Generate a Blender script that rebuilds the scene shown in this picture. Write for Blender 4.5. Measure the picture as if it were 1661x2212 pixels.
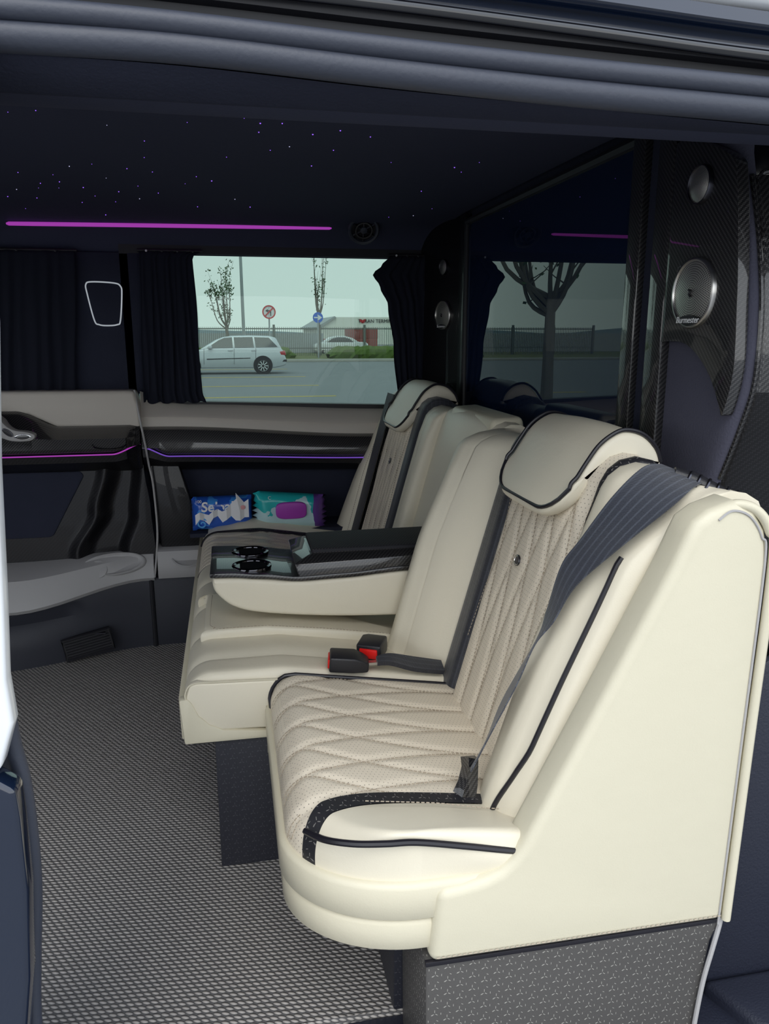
import bpy, bmesh, math, random
from mathutils import Vector, Matrix
random.seed(7)
for o in list(bpy.data.objects): bpy.data.objects.remove(o, do_unlink=True)
S = bpy.context.scene
COL = S.collection
# ------------------------------------------------------------------ camera
psi, th = math.radians(11.27), math.radians(13.08)
Fw = Vector((math.sin(psi)*math.cos(th), math.cos(psi)*math.cos(th), -math.sin(th)))
Rt = Vector((math.cos(psi), -math.sin(psi), 0)); Up = Rt.cross(Fw)
cd = bpy.data.cameras.new('camera'); cam = bpy.data.objects.new('camera', cd); COL.objects.link(cam)
cd.sensor_fit = 'VERTICAL'; cd.sensor_height = 36; cd.lens = 36*1662/2212
cd.clip_start = .02; cd.clip_end = 500
M4 = Matrix((Rt, Up, -Fw)).transposed().to_4x4(); M4.translation = Vector((0, 0, 1.05))
cam.matrix_world = M4
S.camera = cam
# ------------------------------------------------------------------ world: hazy bright sky
W = bpy.data.worlds.new('sky'); S.world = W; W.use_nodes = True
nt = W.node_tree; nt.nodes.clear()
wo = nt.nodes.new('ShaderNodeOutputWorld'); bg = nt.nodes.new('ShaderNodeBackground')
tc = nt.nodes.new('ShaderNodeTexCoord'); sp = nt.nodes.new('ShaderNodeSeparateXYZ'); rp = nt.nodes.new('ShaderNodeValToRGB')
nt.links.new(tc.outputs['Generated'], sp.inputs[0]); nt.links.new(sp.outputs['Z'], rp.inputs[0])
e = rp.color_ramp.elements
e[0].position = 0; e[0].color = (.92, .95, .95, 1)
e[1].position = .6; e[1].color = (.80, .88, 1, 1)
nt.links.new(rp.outputs[0], bg.inputs['Color']); bg.inputs['Strength'].default_value = 1.7
nt.links.new(bg.outputs[0], wo.inputs[0])
sd = bpy.data.lights.new('sun', 'SUN'); sd.energy = 1.15; sd.angle = math.radians(40); sd.color = (1, .95, .86)
so = bpy.data.objects.new('sun', sd); COL.objects.link(so)
so.rotation_euler = (math.radians(40), 0, math.radians(-14))
S.view_settings.view_transform = 'Standard'; S.view_settings.look = 'None'
S.view_settings.gamma = 1; S.view_settings.use_curve_mapping = False
S.view_settings.exposure = .2

# ------------------------------------------------------------------ material helpers
class NT:
    def __init__(s, name):
        s.m = bpy.data.materials.new(name); s.m.use_nodes = True; s.t = s.m.node_tree
        s.b = s.t.nodes['Principled BSDF']
    def n(s, ty, **k):
        x = s.t.nodes.new(ty)
        for a, b in k.items(): setattr(x, a, b)
        return x
    def put(s, sock, v):
        if isinstance(v, bpy.types.NodeSocket): s.t.links.new(v, sock)
        elif v is not None: sock.default_value = v
    def m_(s, op, a, b=None, c=None):
        x = s.n('ShaderNodeMath', operation=op)
        s.put(x.inputs[0], a); s.put(x.inputs[1], b); s.put(x.inputs[2], c)
        return x.outputs[0]
    def uv(s):
        if not hasattr(s, '_uv'):
            u = s.n('ShaderNodeUVMap'); sp = s.n('ShaderNodeSeparateXYZ'); s.t.links.new(u.outputs[0], sp.inputs[0]); s._uv = (sp.outputs[0], sp.outputs[1]); s._uvv = u.outputs[0]
        return s._uv
    def mix(s, f, a, b):
        x = s.n('ShaderNodeMix', data_type='RGBA')
        s.put(x.inputs[0], f); s.put(x.inputs[6], a); s.put(x.inputs[7], b)
        return x.outputs[2]
    def noise(s, scale, detail=3, rough=.5, vec=None):
        x = s.n('ShaderNodeTexNoise'); x.inputs['Scale'].default_value = scale; x.inputs['Detail'].default_value = detail; x.inputs['Roughness'].default_value = rough
        if vec is None:
            vec = s.n('ShaderNodeTexCoord').outputs['Object']
        s.t.links.new(vec, x.inputs['Vector'])
        return x.outputs['Fac']
    def bump(s, h, dist, strength=1.0, normal=None):
        x = s.n('ShaderNodeBump'); x.inputs['Distance'].default_value = dist; x.inputs['Strength'].default_value = strength
        s.put(x.inputs['Height'], h)
        if normal is not None: s.t.links.new(normal, x.inputs['Normal'])
        return x.outputs['Normal']
    def set(s, **k):
        for a, v in k.items():
            nm = {'color': 'Base Color', 'rough': 'Roughness', 'metal': 'Metallic', 'coat': 'Coat Weight', 'coatr': 'Coat Roughness', 'ior': 'IOR', 'emit': 'Emission Color', 'es': 'Emission Strength', 'normal': 'Normal', 'spec': 'Specular IOR Level', 'sheen': 'Sheen Weight', 'trans': 'Transmission Weight'}[a]
            s.put(s.b.inputs[nm], v)
        return s.m

def c4(r, g, b): return (r, g, b, 1)
def plain(name, col, rough=.5, metal=0, coat=0, spec=.5, nscale=0, nd=.0005, var=.0):
    k = NT(name)
    col = c4(*col)
    if var:
        f = k.noise(6, 4); d = c4(*[x*(1-var) for x in col[:3]]); col = k.mix(f, d, col)
    k.set(color=col, rough=rough, metal=metal, coat=coat, spec=spec)
    if nscale: k.set(normal=k.bump(k.noise(nscale, 3), nd))
    return k.m
def leather(name, col, perf=False, rough=.40):
    k = NT(name); col = c4(*col)
    f = k.noise(5, 4); base = k.mix(f, c4(col[0]*.95, col[1]*.945, col[2]*.93), col)
    nrm = k.bump(k.noise(420, 3, .6), .0004, .5)
    nrm = k.bump(k.noise(26, 3, .5), .0012, .6, nrm)
    if perf:
        u, v = k.uv(); s = 150.
        a = k.m_('MULTIPLY', u, s); b = k.m_('MULTIPLY', v, s)
        row = k.m_('FLOOR', b); odd = k.m_('MULTIPLY', k.m_('MODULO', row, 2.), .5)
        fx = k.m_('SUBTRACT', k.m_('FRACT', k.m_('ADD', a, odd)), .5); fy = k.m_('SUBTRACT', k.m_('FRACT', b), .5)
        r = k.m_('SQRT', k.m_('ADD', k.m_('MULTIPLY', fx, fx), k.m_('MULTIPLY', fy, fy)))
        hole = k.m_('LESS_THAN', r, .1)
        base = k.mix(hole, base, c4(.16, .14, .115))
    return k.set(color=base, rough=rough, normal=nrm, spec=.45)
def carbon(name, lo, hi, rough=.32, p=.0026, rot=False, coat=1.):
    k = NT(name); u, v = k.uv()
    i = k.m_('FLOOR', k.m_('DIVIDE', u, p)); j = k.m_('FLOOR', k.m_('DIVIDE', v, p))
    t = k.m_('LESS_THAN', k.m_('FLOORED_MODULO', k.m_('ADD' if rot else 'SUBTRACT', i, j), 4.), 2.)
    fu = k.m_('FRACT', k.m_('DIVIDE', u, p)); fv = k.m_('FRACT', k.m_('DIVIDE', v, p))
    hu = k.m_('SINE', k.m_('MULTIPLY', fu, math.pi)); hv = k.m_('SINE', k.m_('MULTIPLY', fv, math.pi))
    h = k.m_('MULTIPLY', k.m_('ADD', k.m_('MULTIPLY', t, .75), .25), k.m_('MULTIPLY', hu, hv))
    return k.set(color=k.mix(h, c4(*lo), c4(*hi)), rough=rough, metal=.35, coat=coat, coatr=.03, normal=k.bump(h, .0004, .5))
def starvinyl(name, base, tick, s=.024, rough=.5):
    k = NT(name); u, v = k.uv()
    def layer(ou, ov, rot, r0, r1, w):
        a = k.m_('ADD', k.m_('DIVIDE', u, s), ou); b = k.m_('ADD', k.m_('DIVIDE', v, s*1.2), ov)
        col = k.m_('FLOOR', a)
        b = k.m_('ADD', b, k.m_('MULTIPLY', k.m_('FLOORED_MODULO', col, 2.), .5))
        x = k.m_('SUBTRACT', k.m_('FRACT', a), .5); y = k.m_('SUBTRACT', k.m_('FRACT', b), .5)
        ang = k.m_('ADD', k.m_('ARCTAN2', y, x), rot+math.pi*4)
        an = k.m_('SUBTRACT', k.m_('FLOORED_MODULO', ang, 2*math.pi/3), math.pi/3)
        r = k.m_('SQRT', k.m_('ADD', k.m_('MULTIPLY', x, x), k.m_('MULTIPLY', y, y)))
        along = k.m_('MULTIPLY', r, k.m_('COSINE', an)); perp = k.m_('ABSOLUTE', k.m_('MULTIPLY', r, k.m_('SINE', an)))
        return k.m_('MULTIPLY', k.m_('MULTIPLY', k.m_('GREATER_THAN', along, r0), k.m_('LESS_THAN', along, r1)), k.m_('LESS_THAN', perp, w))
    mk = k.m_('MAXIMUM', layer(0, 0, -math.pi/2+math.pi/3, .07, .27, .022), layer(.5, .25, math.pi/2+math.pi/3, .24, .40, .02))
    nrm = k.bump(k.noise(700, 2), .0004, .6)
    nrm = k.bump(mk, .0006, .6, nrm)
    return k.set(color=k.mix(mk, c4(*base), c4(*tick)), rough=rough, normal=nrm)
def weave(name):
    k = NT(name); u, v = k.uv(); sx, sy = .0125, .0088
    b = k.m_('DIVIDE', k.m_('ADD', v, k.m_('MULTIPLY', u, .08)), sy); row = k.m_('FLOOR', b)
    a = k.m_('ADD', k.m_('DIVIDE', u, sx), k.m_('MULTIPLY', k.m_('FLOORED_MODULO', row, 2.), .5))
    fx = k.m_('MULTIPLY', k.m_('SUBTRACT', k.m_('FRACT', a), .5), 2.); fy = k.m_('MULTIPLY', k.m_('SUBTRACT', k.m_('FRACT', b), .5), 2.)
    fy = k.m_('ADD', fy, k.m_('MULTIPLY', fx, .35))
    d = k.m_('ADD', k.m_('MULTIPLY', k.m_('MULTIPLY', fx, fx), .95), k.m_('MULTIPLY', k.m_('MULTIPLY', fy, fy), 1.5))
    h = k.m_('MAXIMUM', k.m_('SUBTRACT', 1., d), 0.); h2 = k.m_('SQRT', h)
    rnd = k.noise(55, 2, .6)
    lit = k.mix(rnd, c4(.40, .375, .355), c4(.66, .62, .58))
    colr = k.mix(k.m_('MULTIPLY', h2, 1.), c4(.13, .128, .13), lit)
    return k.set(color=colr, rough=.62, normal=k.bump(h2, .0035, .9))
def webbing(name, col, hi):
    k = NT(name); u, v = k.uv()
    w = k.m_('SINE', k.m_('MULTIPLY', v, 2600.)); st = k.m_('GREATER_THAN', k.m_('SINE', k.m_('MULTIPLY', u, 520.)), .75)
    return k.set(color=k.mix(st, c4(*col), c4(*hi)), rough=.42, normal=k.bump(w, .0004, .6), sheen=.2)
def meshgrille(name):
    k = NT(name); u, v = k.uv(); n = 34.
    r = k.m_('SQRT', k.m_('ADD', k.m_('MULTIPLY', u, u), k.m_('MULTIPLY', v, v)))
    a = k.m_('DIVIDE', k.m_('ARCTAN2', v, u), 2*math.pi)
    # sunflower-like spiral rings of holes
    rr = k.m_('MULTIPLY', r, 15.); ring = k.m_('FLOOR', rr)
    cnt = k.m_('ADD', k.m_('MULTIPLY', ring, 6.), 6.)
    fa = k.m_('SUBTRACT', k.m_('FRACT', k.m_('ADD', k.m_('MULTIPLY', a, cnt), k.m_('MULTIPLY', ring, .5))), .5); fr = k.m_('SUBTRACT', k.m_('FRACT', rr), .5)
    d = k.m_('ADD', k.m_('MULTIPLY', fa, fa), k.m_('MULTIPLY', fr, fr))
    hole = k.m_('LESS_THAN', d, .085)
    return k.set(color=k.mix(hole, c4(.78, .76, .71), c4(.01, .01, .012)), metal=k.m_('SUBTRACT', 1., hole), rough=.38, normal=k.bump(hole, .001, -.6))
def glassmat(name, tint, refl_ior=1.5):
    k = NT(name); t = k.t; t.nodes.remove(k.b)
    out = [x for x in t.nodes if x.type == 'OUTPUT_MATERIAL'][0]
    tr = k.n('ShaderNodeBsdfTransparent'); tr.inputs[0].default_value = c4(*tint)
    gl = k.n('ShaderNodeBsdfGlossy'); gl.inputs['Roughness'].default_value = 0
    fr = k.n('ShaderNodeFresnel'); fr.inputs[0].default_value = refl_ior
    mx = k.n('ShaderNodeMixShader'); t.links.new(fr.outputs[0], mx.inputs[0]); t.links.new(tr.outputs[0], mx.inputs[1]); t.links.new(gl.outputs[0], mx.inputs[2])
    t.links.new(mx.outputs[0], out.inputs[0]); return k.m
def emis(name, col, st):
    k = NT(name); return k.set(color=c4(0, 0, 0), emit=c4(*col), es=st)

CREAM = (.77, .712, .575)
mt = {}
mt['cream'] = leather('cream_leather', CREAM)
mt['creamp'] = leather('cream_perforated_leather', (.77, .69, .565), True)
mt['shell'] = leather('cream_vinyl_shell', (.655, .612, .475))
mt['trimc'] = leather('cream_trim_board', (.68, .632, .49))
mt['pipe'] = plain('black_piping', (.012, .011, .016), .35)
mt['stitch'] = plain('cream_thread', (.38, .32, .245), .7)
mt['band'] = starvinyl('black_star_band', (.016, .016, .02), (.2, .19, .18), .02)
mt['starg'] = starvinyl('grey_star_vinyl', (.075, .071, .068), (.34, .33, .30), .0175)
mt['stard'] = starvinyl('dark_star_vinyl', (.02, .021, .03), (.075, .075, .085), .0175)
mt['carbon'] = carbon('carbon_gloss', (.004, .004, .006), (.07, .066, .07))
mt['carbonb'] = carbon('carbon_gloss_bold', (.004, .004, .006), (.12, .115, .115), p=.0021)
mt['carbonm'] = carbon('carbon_black', (.003, .003, .005), (.022, .021, .025), rough=.45, p=.003, coat=.35)
mt['gloss'] = plain('piano_black', (.004, .004, .006), .04, coat=1)
mt['suede'] = plain('dark_suede', (.034, .038, .062), .95, spec=.15, nscale=300, nd=.0008, var=.25)
mt['ceil'] = plain('ceiling_suede', (.048, .053, .088), .95, spec=.15, nscale=300, nd=.0006)
mt['suedeg'] = plain('grey_suede', (.10, .10, .14), .95, spec=.15, nscale=250, nd=.001, var=.3)
mt['plast'] = plain('dark_plastic', (.024, .026, .038), .55, nscale=500, nd=.0004)
mt['plastb'] = plain('blue_black_plastic', (.016, .019, .034), .5, nscale=260, nd=.0008)
mt['beige'] = plain('beige_plastic', (.58, .535, .48), .5, nscale=600, nd=.0002)
mt['grey'] = plain('grey_plastic', (.40, .39, .39), .45, nscale=600, nd=.0002)
mt['rubber'] = plain('rubber_seal', (.040, .046, .066), .48, nscale=180, nd=.0004)
mt['rubberd'] = plain('black_rubber', (.012, .012, .016), .5)
mt['paintb'] = plain('blue_black_paint', (.006, .012, .03), .1, coat=1)
mt['paintw'] = plain('white_paint', (.80, .82, .84), .25, coat=.6)
mt['chrome'] = plain('chrome', (.85, .86, .88), .08, metal=1)
mt['bchrome'] = plain('black_chrome', (.10, .10, .115), .07, metal=1)
mt['cupshade'] = plain('cup_depth_shade', (.006, .006, .008), 1, spec=.05)
mt['satin'] = plain('satin_metal', (.62, .6, .57), .28, metal=1)
mt['dmetal'] = plain('dark_metal', (.10, .10, .12), .3, metal=1)
mt['dglass'] = plain('dark_partition_glass', (.006, .014, .042), .0, spec=.6)
mt['glass'] = glassmat('tinted_window', (.52, .60, .57), 1.4)
mt['curtain'] = plain('black_curtain', (.016, .018, .029), .9, spec=.1, nscale=400, nd=.0005)
mt['purple'] = emis('purple_led', (.55, .07, .62), .5)
mt['violet'] = emis('violet_led', (.26, .11, .75), .45)
mt['star'] = emis('star_light', (.30, .12, 1.0), 1.3)
mt['starw'] = emis('star_light_white', (.6, .6, .9), .8)
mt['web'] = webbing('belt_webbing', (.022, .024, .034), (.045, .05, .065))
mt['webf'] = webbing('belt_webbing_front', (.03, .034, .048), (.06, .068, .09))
mt['blackp'] = plain('black_plastic', (.016, .016, .02), .42, nscale=500, nd=.0003)
mt['red'] = plain('red_button', (.75, .015, .012), .4)
mt['mat'] = weave('woven_mat')
mt['white'] = plain('white_print', (.85, .85, .86), .5)
mt['speaker'] = meshgrille('speaker_grille')

# ------------------------------------------------------------------ geometry helpers
def cat(pts, n=8, closed=False):
    P = [Vector(p) for p in pts]; out = []; L = len(P)
    rng = range(L if closed else L-1)
    for i in rng:
        if closed: a, b, c, d = P[i-1], P[i], P[(i+1) % L], P[(i+2) % L]
        else: a, b, c, d = P[max(i-1, 0)], P[i], P[i+1], P[min(i+2, L-1)]
        for k in range(n):
            t = k/n
            out.append(.5*((2*b)+(c-a)*t+(2*a-5*b+4*c-d)*t*t+(3*b-a-3*c+d)*t**3))
    if not closed: out.append(P[-1])
    return out
def sm(x, a=0., b=1.):
    t = min(1, max(0, (x-a)/(b-a))); return t*t*(3-2*t)
def lerp(a, b, t): return a+(b-a)*t
def interp(x, pts):
    if x <= pts[0][0]: return pts[0][1]
    for (a, b), (c, d) in zip(pts, pts[1:]):
        if x <= c:
            t = (x-a)/(c-a); t = t*t*(3-2*t); return b+(d-b)*t
    return pts[-1][1]
class B:
    def __init__(s): s.v = []; s.f = []; s.uvv = None
    def add(s, vs, fs):
        o = len(s.v); s.v += [tuple(x) for x in vs]; s.f += [[i+o for i in f] for f in fs]; return s
    def box(s, lo, hi):
        x0, y0, z0 = lo; x1, y1, z1 = hi
        return s.add([(x0, y0, z0), (x1, y0, z0), (x1, y1, z0), (x0, y1, z0), (x0, y0, z1), (x1, y0, z1), (x1, y1, z1), (x0, y1, z1)],
                     [[0, 3, 2, 1], [4, 5, 6, 7], [0, 1, 5, 4], [1, 2, 6, 5], [2, 3, 7, 6], [3, 0, 4, 7]])
    def tube(s, pts, r, n=8, closed=False, cap=True, flat=1.0):
        P = [Vector(p) for p in pts]; L = len(P); vs = []; fs = []
        R = r if isinstance(r, (list, tuple)) else [r]*L
        up = None
        for i in range(L):
            if closed: t = P[(i+1) % L]-P[i-1]
            else: t = P[min(i+1, L-1)]-P[max(i-1, 0)]
            if t.length < 1e-9: t = Vector((1, 0, 0))
            t.normalize()
            if up is None:
                up = Vector((0, 0, 1)) if abs(t.z) < .9 else Vector((1, 0, 0))
            up = (up-t*up.dot(t))
            if up.length < 1e-6: up = t.orthogonal()
            up.normalize(); sd = t.cross(up)
            for k in range(n):
                a = 2*math.pi*k/n
                vs.append(P[i]+(up*math.cos(a)*flat+sd*math.sin(a))*R[i])
        for i in range(L if closed else L-1):
            j = (i+1) % L
            for k in range(n):
                k2 = (k+1) % n; fs.append([i*n+k, i*n+k2, j*n+k2, j*n+k])
        if not closed and cap:
            fs.append(list(range(n))[::-1]); fs.append([(L-1)*n+k for k in range(n)])
        return s.add(vs, fs)
    def grid(s, P, closeu=False, closev=False):
        nu, nv = len(P), len(P[0]); fs = []
        for i in range(nu if closeu else nu-1):
            for j in range(nv if closev else nv-1):
                i2, j2 = (i+1) % nu, (j+1) % nv
                fs.append([i*nv+j, i2*nv+j, i2*nv+j2, i*nv+j2])
        return s.add([p for r in P for p in r], fs)
    def prism(s, poly, ax, a, b):
        """poly: 2D points in the two axes other than ax (cyclic order kept), extruded from a to b"""
        n = len(poly)
        def pt(p, h):
            return {'x': (h, p[0], p[1]), 'y': (p[0], h, p[1]), 'z': (p[0], p[1], h)}[ax]
        vs = [pt(p, a) for p in poly]+[pt(p, b) for p in poly]
        fs = [list(range(n)), [n+i for i in range(n)][::-1]]+[[i, n+i, n+(i+1) % n, (i+1) % n] for i in range(n)]
        return s.add(vs, fs)
    def lathe(s, prof, c, axis, n=28, ref=None):
        """prof (r,h) revolved about axis through c"""
        A = Vector(axis).normalized(); u = Vector(ref).normalized() if ref else A.orthogonal().normalized(); w = A.cross(u); c = Vector(c)
        vs = []; fs = []; L = len(prof)
        for r, h in prof:
            for k in range(n):
                a = 2*math.pi*k/n; vs.append(c+A*h+(u*math.cos(a)+w*math.sin(a))*max(r, 1e-5))
        for i in range(L-1):
            for k in range(n): fs.append([i*n+k, i*n+(k+1) % n, (i+1)*n+(k+1) % n, (i+1)*n+k])
        if prof[0][0] > 1e-4: fs.append([k for k in range(n)][::-1])
        if prof[-1][0] > 1e-4: fs.append([(L-1)*n+k for k in range(n)])
        return s.add(vs, fs)
    def obj(s, name, mat, parent=None, smooth=40, bevel=0, seg=2, uv=None, kind=None, recalc=True, limit=30):
        me = bpy.data.meshes.new(name); bm = bmesh.new()
        V = [bm.verts.new(v) for v in s.v]
        for f in s.f:
            try: bm.faces.new([V[i] for i in f])
            except ValueError: pass
        if recalc:
            bmesh.ops.remove_doubles(bm, verts=bm.verts, dist=1e-6); bmesh.ops.recalc_face_normals(bm, faces=bm.faces)
        if bevel:
            ed = [x for x in bm.edges if len(x.link_faces) == 2 and x.calc_face_angle(0) > math.radians(limit)]
            bmesh.ops.bevel(bm, geom=ed, offset=bevel, segments=seg, affect='EDGES', profile=.5, clamp_overlap=True)
        ul = bm.loops.layers.uv.new('UVMap'); bm.normal_update()
        for f in bm.faces:
            n = f.normal; a = max(range(3), key=lambda q: abs(n[q]))
            for l in f.loops:
                c = l.vert.co
                if uv: l[ul].uv = uv(c)
                else: l[ul].uv = ((c.y, c.z), (c.x, c.z), (c.x, c.y))[a]
        bm.to_mesh(me); bm.free()
        if mat: me.materials.append(mt[mat] if isinstance(mat, str) else mat)
        if smooth:
            me.polygons.foreach_set('use_smooth', [True]*len(me.polygons)); me.set_sharp_from_angle(angle=math.radians(smooth))
        o = bpy.data.objects.new(name, me); COL.objects.link(o)
        if parent: put(o, parent)
        if kind: o['kind'] = kind
        return o
def empty(name, loc=(0, 0, 0)):
    o = bpy.data.objects.new(name, None); COL.objects.link(o); o.location = loc; o.empty_display_size = .05; return o
def root(name, loc, label, catg, group=None):
    o = empty(name, loc); tag(o, label, catg, group); return o
def tag(o, label, catg=None, group=None):
    o['label'] = label
    if catg: o['category'] = catg
    if group: o['group'] = group
    return o
def put(o, parent):
    """parent keeping world position (all meshes are built in world coordinates)"""
    o.parent = parent; o.matrix_parent_inverse = Matrix.Translation(-Vector(parent.location)) if parent.type == 'EMPTY' else Matrix.Identity(4)
    return o
def struct(o, label=None):
    o['kind'] = 'structure'
    if label: o['label'] = label
    return o
def copy_tree(o, parent=None, shift=None):
    c = o.copy(); COL.objects.link(c)
    if parent: c.parent = parent
    if shift: c.location = Vector(o.location)+Vector(shift)
    for ch in o.children: copy_tree(ch, c)
    return c
def text(body, size, mat, name, parent, origin, xdir, ydir, ext=.0004, align='CENTER', shear=0, bold=0):
    cu = bpy.data.curves.new(name, 'FONT'); cu.body = body; cu.size = size; cu.extrude = ext; cu.align_x = align; cu.align_y = 'CENTER'; cu.shear = shear; cu.offset = bold
    t = bpy.data.objects.new(name, cu); COL.objects.link(t)
    dg = bpy.context.evaluated_depsgraph_get(); dg.update()
    me = bpy.data.meshes.new_from_object(t.evaluated_get(dg)); bpy.data.objects.remove(t, do_unlink=True)
    x = Vector(xdir).normalized(); y = Vector(ydir).normalized(); z = x.cross(y)
    m = Matrix((x, y, z)).transposed().to_4x4(); m.translation = Vector(origin); me.transform(m)
    me.materials.clear(); me.materials.append(mt[mat]); me.name = name
    o = bpy.data.objects.new(name, me); COL.objects.link(o); put(o, parent) if parent.type == 'EMPTY' else setattr(o, 'parent', parent)
    return o
def loft(prof, ys, off, wts, fwd=False):
    """profile (x,z) closed, one ring per y, offset outwards by off(y)*weight"""
    n = len(prof); P = [Vector((p[0], p[1])) for p in prof]; N = []
    area = sum(P[i].x*P[(i+1) % n].y-P[(i+1) % n].x*P[i].y for i in range(n)); sg = 1 if area > 0 else -1
    for i in range(n):
        t = (P[(i+1) % n]-P[i-1]).normalized(); N.append(Vector((t.y, -t.x))*sg)
    if fwd: N = [Vector((-1, 0)) for v in N]
    rows = []
    for y in ys:
        o = off(y); rows.append([(P[i].x+N[i].x*o*wts[i], y, P[i].y+N[i].y*o*wts[i]) for i in range(n)])
    b = B(); b.grid(rows, closev=True); m = len(rows)
    b.f.append(list(range(n))); b.f.append([(m-1)*n+i for i in range(n)][::-1])
    return b, rows
def seq(a, b, n, ends=True):
    """spacing crowded towards both ends"""
    return [a+(b-a)*(.5-.5*math.cos(math.pi*i/n)) for i in range(n+1)] if ends else [a+(b-a)*i/n for i in range(n+1)]
def ribbon(Lp, Rp, th, name, mat, parent, n=8):
    L = cat(Lp, n); R = cat(Rp, n); b = B(); rows = []; cum = 0; us = []
    for i in range(len(L)):
        t = (L[min(i+1, len(L)-1)]-L[max(i-1, 0)]); w = R[i]-L[i]; nr = t.cross(w)
        nr = nr.normalized()*th*.5 if nr.length > 1e-9 else Vector((0, 0, th))
        rows.append([L[i]+nr, L[i]+w*.5+nr, R[i]+nr, R[i]-nr, L[i]+w*.5-nr, L[i]-nr])
    b.grid(rows, closev=True); m = len(rows)
    b.f.append([0, 1, 2, 3, 4, 5]); b.f.append([(m-1)*6+i for i in range(6)][::-1])
    o = b.obj(name, mat, None, smooth=60, recalc=True)
    put(o, parent) if parent else None
    # uv: u across the strap, v along it
    me = o.data; ul = me.uv_layers[0].data; C_ = [(l+r)*.5 for l, r in zip(L, R)]; acc = [0]
    for i in range(1, len(C_)): acc.append(acc[-1]+(C_[i]-C_[i-1]).length)
    vm = []
    for v in me.vertices:
        k = min(range(len(C_)), key=lambda q: (min((L[q]-v.co).length, (R[q]-v.co).length, (C_[q]-v.co).length)))
        wd = (R[k]-L[k]); vm.append(((v.co-L[k]).dot(wd)/max(wd.length, 1e-6), acc[k]))
    for p in me.polygons:
        for li in p.loop_indices: ul[li].uv = vm[me.loops[li].vertex_index]
    return o

# ================================================================== STRUCTURE
# ---- floor with woven mat
floor = struct(B().box((-1.7, .995, -.03), (.72, 2.75, 0)).obj('floor', 'mat'), 'grey woven mat covering the van floor')
sill = struct(B().box((-1.7, .70, -.16), (1.6, .995, -.012)).obj('trim_1', 'plastb', bevel=.004), 'dark blue plastic door sill')
struct(B().box((-2.2, .60, -.42), (1.8, 2.95, -.17)).obj('trim_2', 'paintb'), 'dark underbody of the van')
# ---- ceiling: curves down to the far wall and to the near header
cp = cat([(.785, 1.259), (.90, 1.272), (1.05, 1.325), (1.25, 1.385), (1.45, 1.402), (2.2, 1.405), (2.45, 1.402), (2.58, 1.388), (2.65, 1.352), (2.69, 1.295)], 6)
cg = [[(x, p[0], p[1]) for p in cp] for x in (-1.7, -1.2, -.6, 0, .4, .72)]
ceiling = B().grid(cg)
ceiling.grid([[(x, p[0], p[1]+.012) for p in cp] for x in (-1.7, .72)])
ceiling = struct(ceiling.obj('ceiling', 'ceil', recalc=False), 'dark suede ceiling')
STARS = [(-0.174, 1.316), (-0.133, 1.304), (-0.053, 1.302), (-0.098, 1.337), (0.166, 1.282), (-0.288, 1.445), (-0.335, 1.465), (0.078, 1.366), (0.044, 1.424), (0.148, 1.4), (-0.051, 1.473), (-0.189, 1.522), (-0.137, 1.631), (0.214, 1.477), (0.383, 1.353), (0.502, 1.321), (0.072, 1.519), (0.072, 1.454), (0.135, 1.623), (0.1, 1.662), (0.169, 1.516), (0.358, 1.725), (0.196, 1.795), (-0.152, 1.78), (-0.269, 1.869), (-0.262, 2.025), (-0.054, 1.966), (-0.02, 2.012), (-0.376, 2.008), (-0.428, 2.123), (-0.379, 2.095), (-0.448, 1.996), (-0.506, 2.222), (-0.447, 2.19), (-0.397, 2.18), (-0.2, 2.115), (-0.257, 2.206), (-0.159, 2.207), (-0.327, 2.284), (-0.216, 2.306), (-0.378, 2.393), (-0.286, 2.367), (-0.339, 2.549), (-0.556, 2.337), (-0.551, 2.503), (-0.067, 2.406), (0.037, 2.264), (0.081, 2.385), (0.504, 2.047), (0.534, 1.794), (0.505, 1.749), (0.542, 1.688), (0.507, 2.477), (0.577, 2.443), (0.603, 2.316), (-0.149, 1.93), (-0.084, 2.061), (-0.201, 1.904), (-0.336, 2.162), (-0.485, 2.345), (-0.321, 1.903), (0.015, 1.743), (0.109, 1.447), (0.223, 1.637), (0.275, 1.513)]
def ceil_z(y):
    for a, b in zip(cp, cp[1:]):
        if a[0] <= y <= b[0]: return a[1]+(b[1]-a[1])*(y-a[0])/(b[0]-a[0])
    return 1.4
smesh = {}
for key in ('star', 'starw'):
    tmp = B().lathe([(.0012, -.0008), (.0009, .0004), (0, .0008)], (0, 0, 0), (0, 0, -1), 6).obj('star_light', key); smesh[key] = tmp.data; bpy.data.objects.remove(tmp, do_unlink=True)
for i, (x, y) in enumerate(STARS):
    o = bpy.data.objects.new('star_light', smesh['starw' if i % 7 == 4 or y < 1.36 else 'star']); COL.objects.link(o); o.parent = ceiling; o.location = (x, y, ceil_z(y)-.0008)
    s_ = .55+.85*random.random()*(1.25 if y > 1.95 and x < .1 else .75); o.scale = (s_, s_, s_)
# ---- outer roof of the van, front bulkhead, cargo end: the shell that shades the cabin
struct(B().box((-2.2, .78, 1.425), (1.8, 2.9, 1.47)).obj('trim_3', 'paintb', bevel=.02), 'black painted van roof')
wfr = B(); wfr.box((-1.74, .75, -.03), (-1.70, 2.75, .92)); wfr.box((-1.74, .75, 1.34), (-1.70, 2.75, 1.42)); wfr.box((-1.74, .75, .92), (-1.70, 1.0, 1.34)); wfr.box((-1.74, 2.5, .92), (-1.70, 2.75, 1.34))  # unseen front wall; opening added to bring daylight to the far seats
struct(wfr.obj('wall_front', 'suede', recalc=False), 'unseen dark front end of the cabin with an opening added for daylight')
struct(B().box((1.62, .75, -.03), (1.66, 2.75, 1.42)).obj('wall_rear', 'suede'), 'dark tailgate lining')
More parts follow.
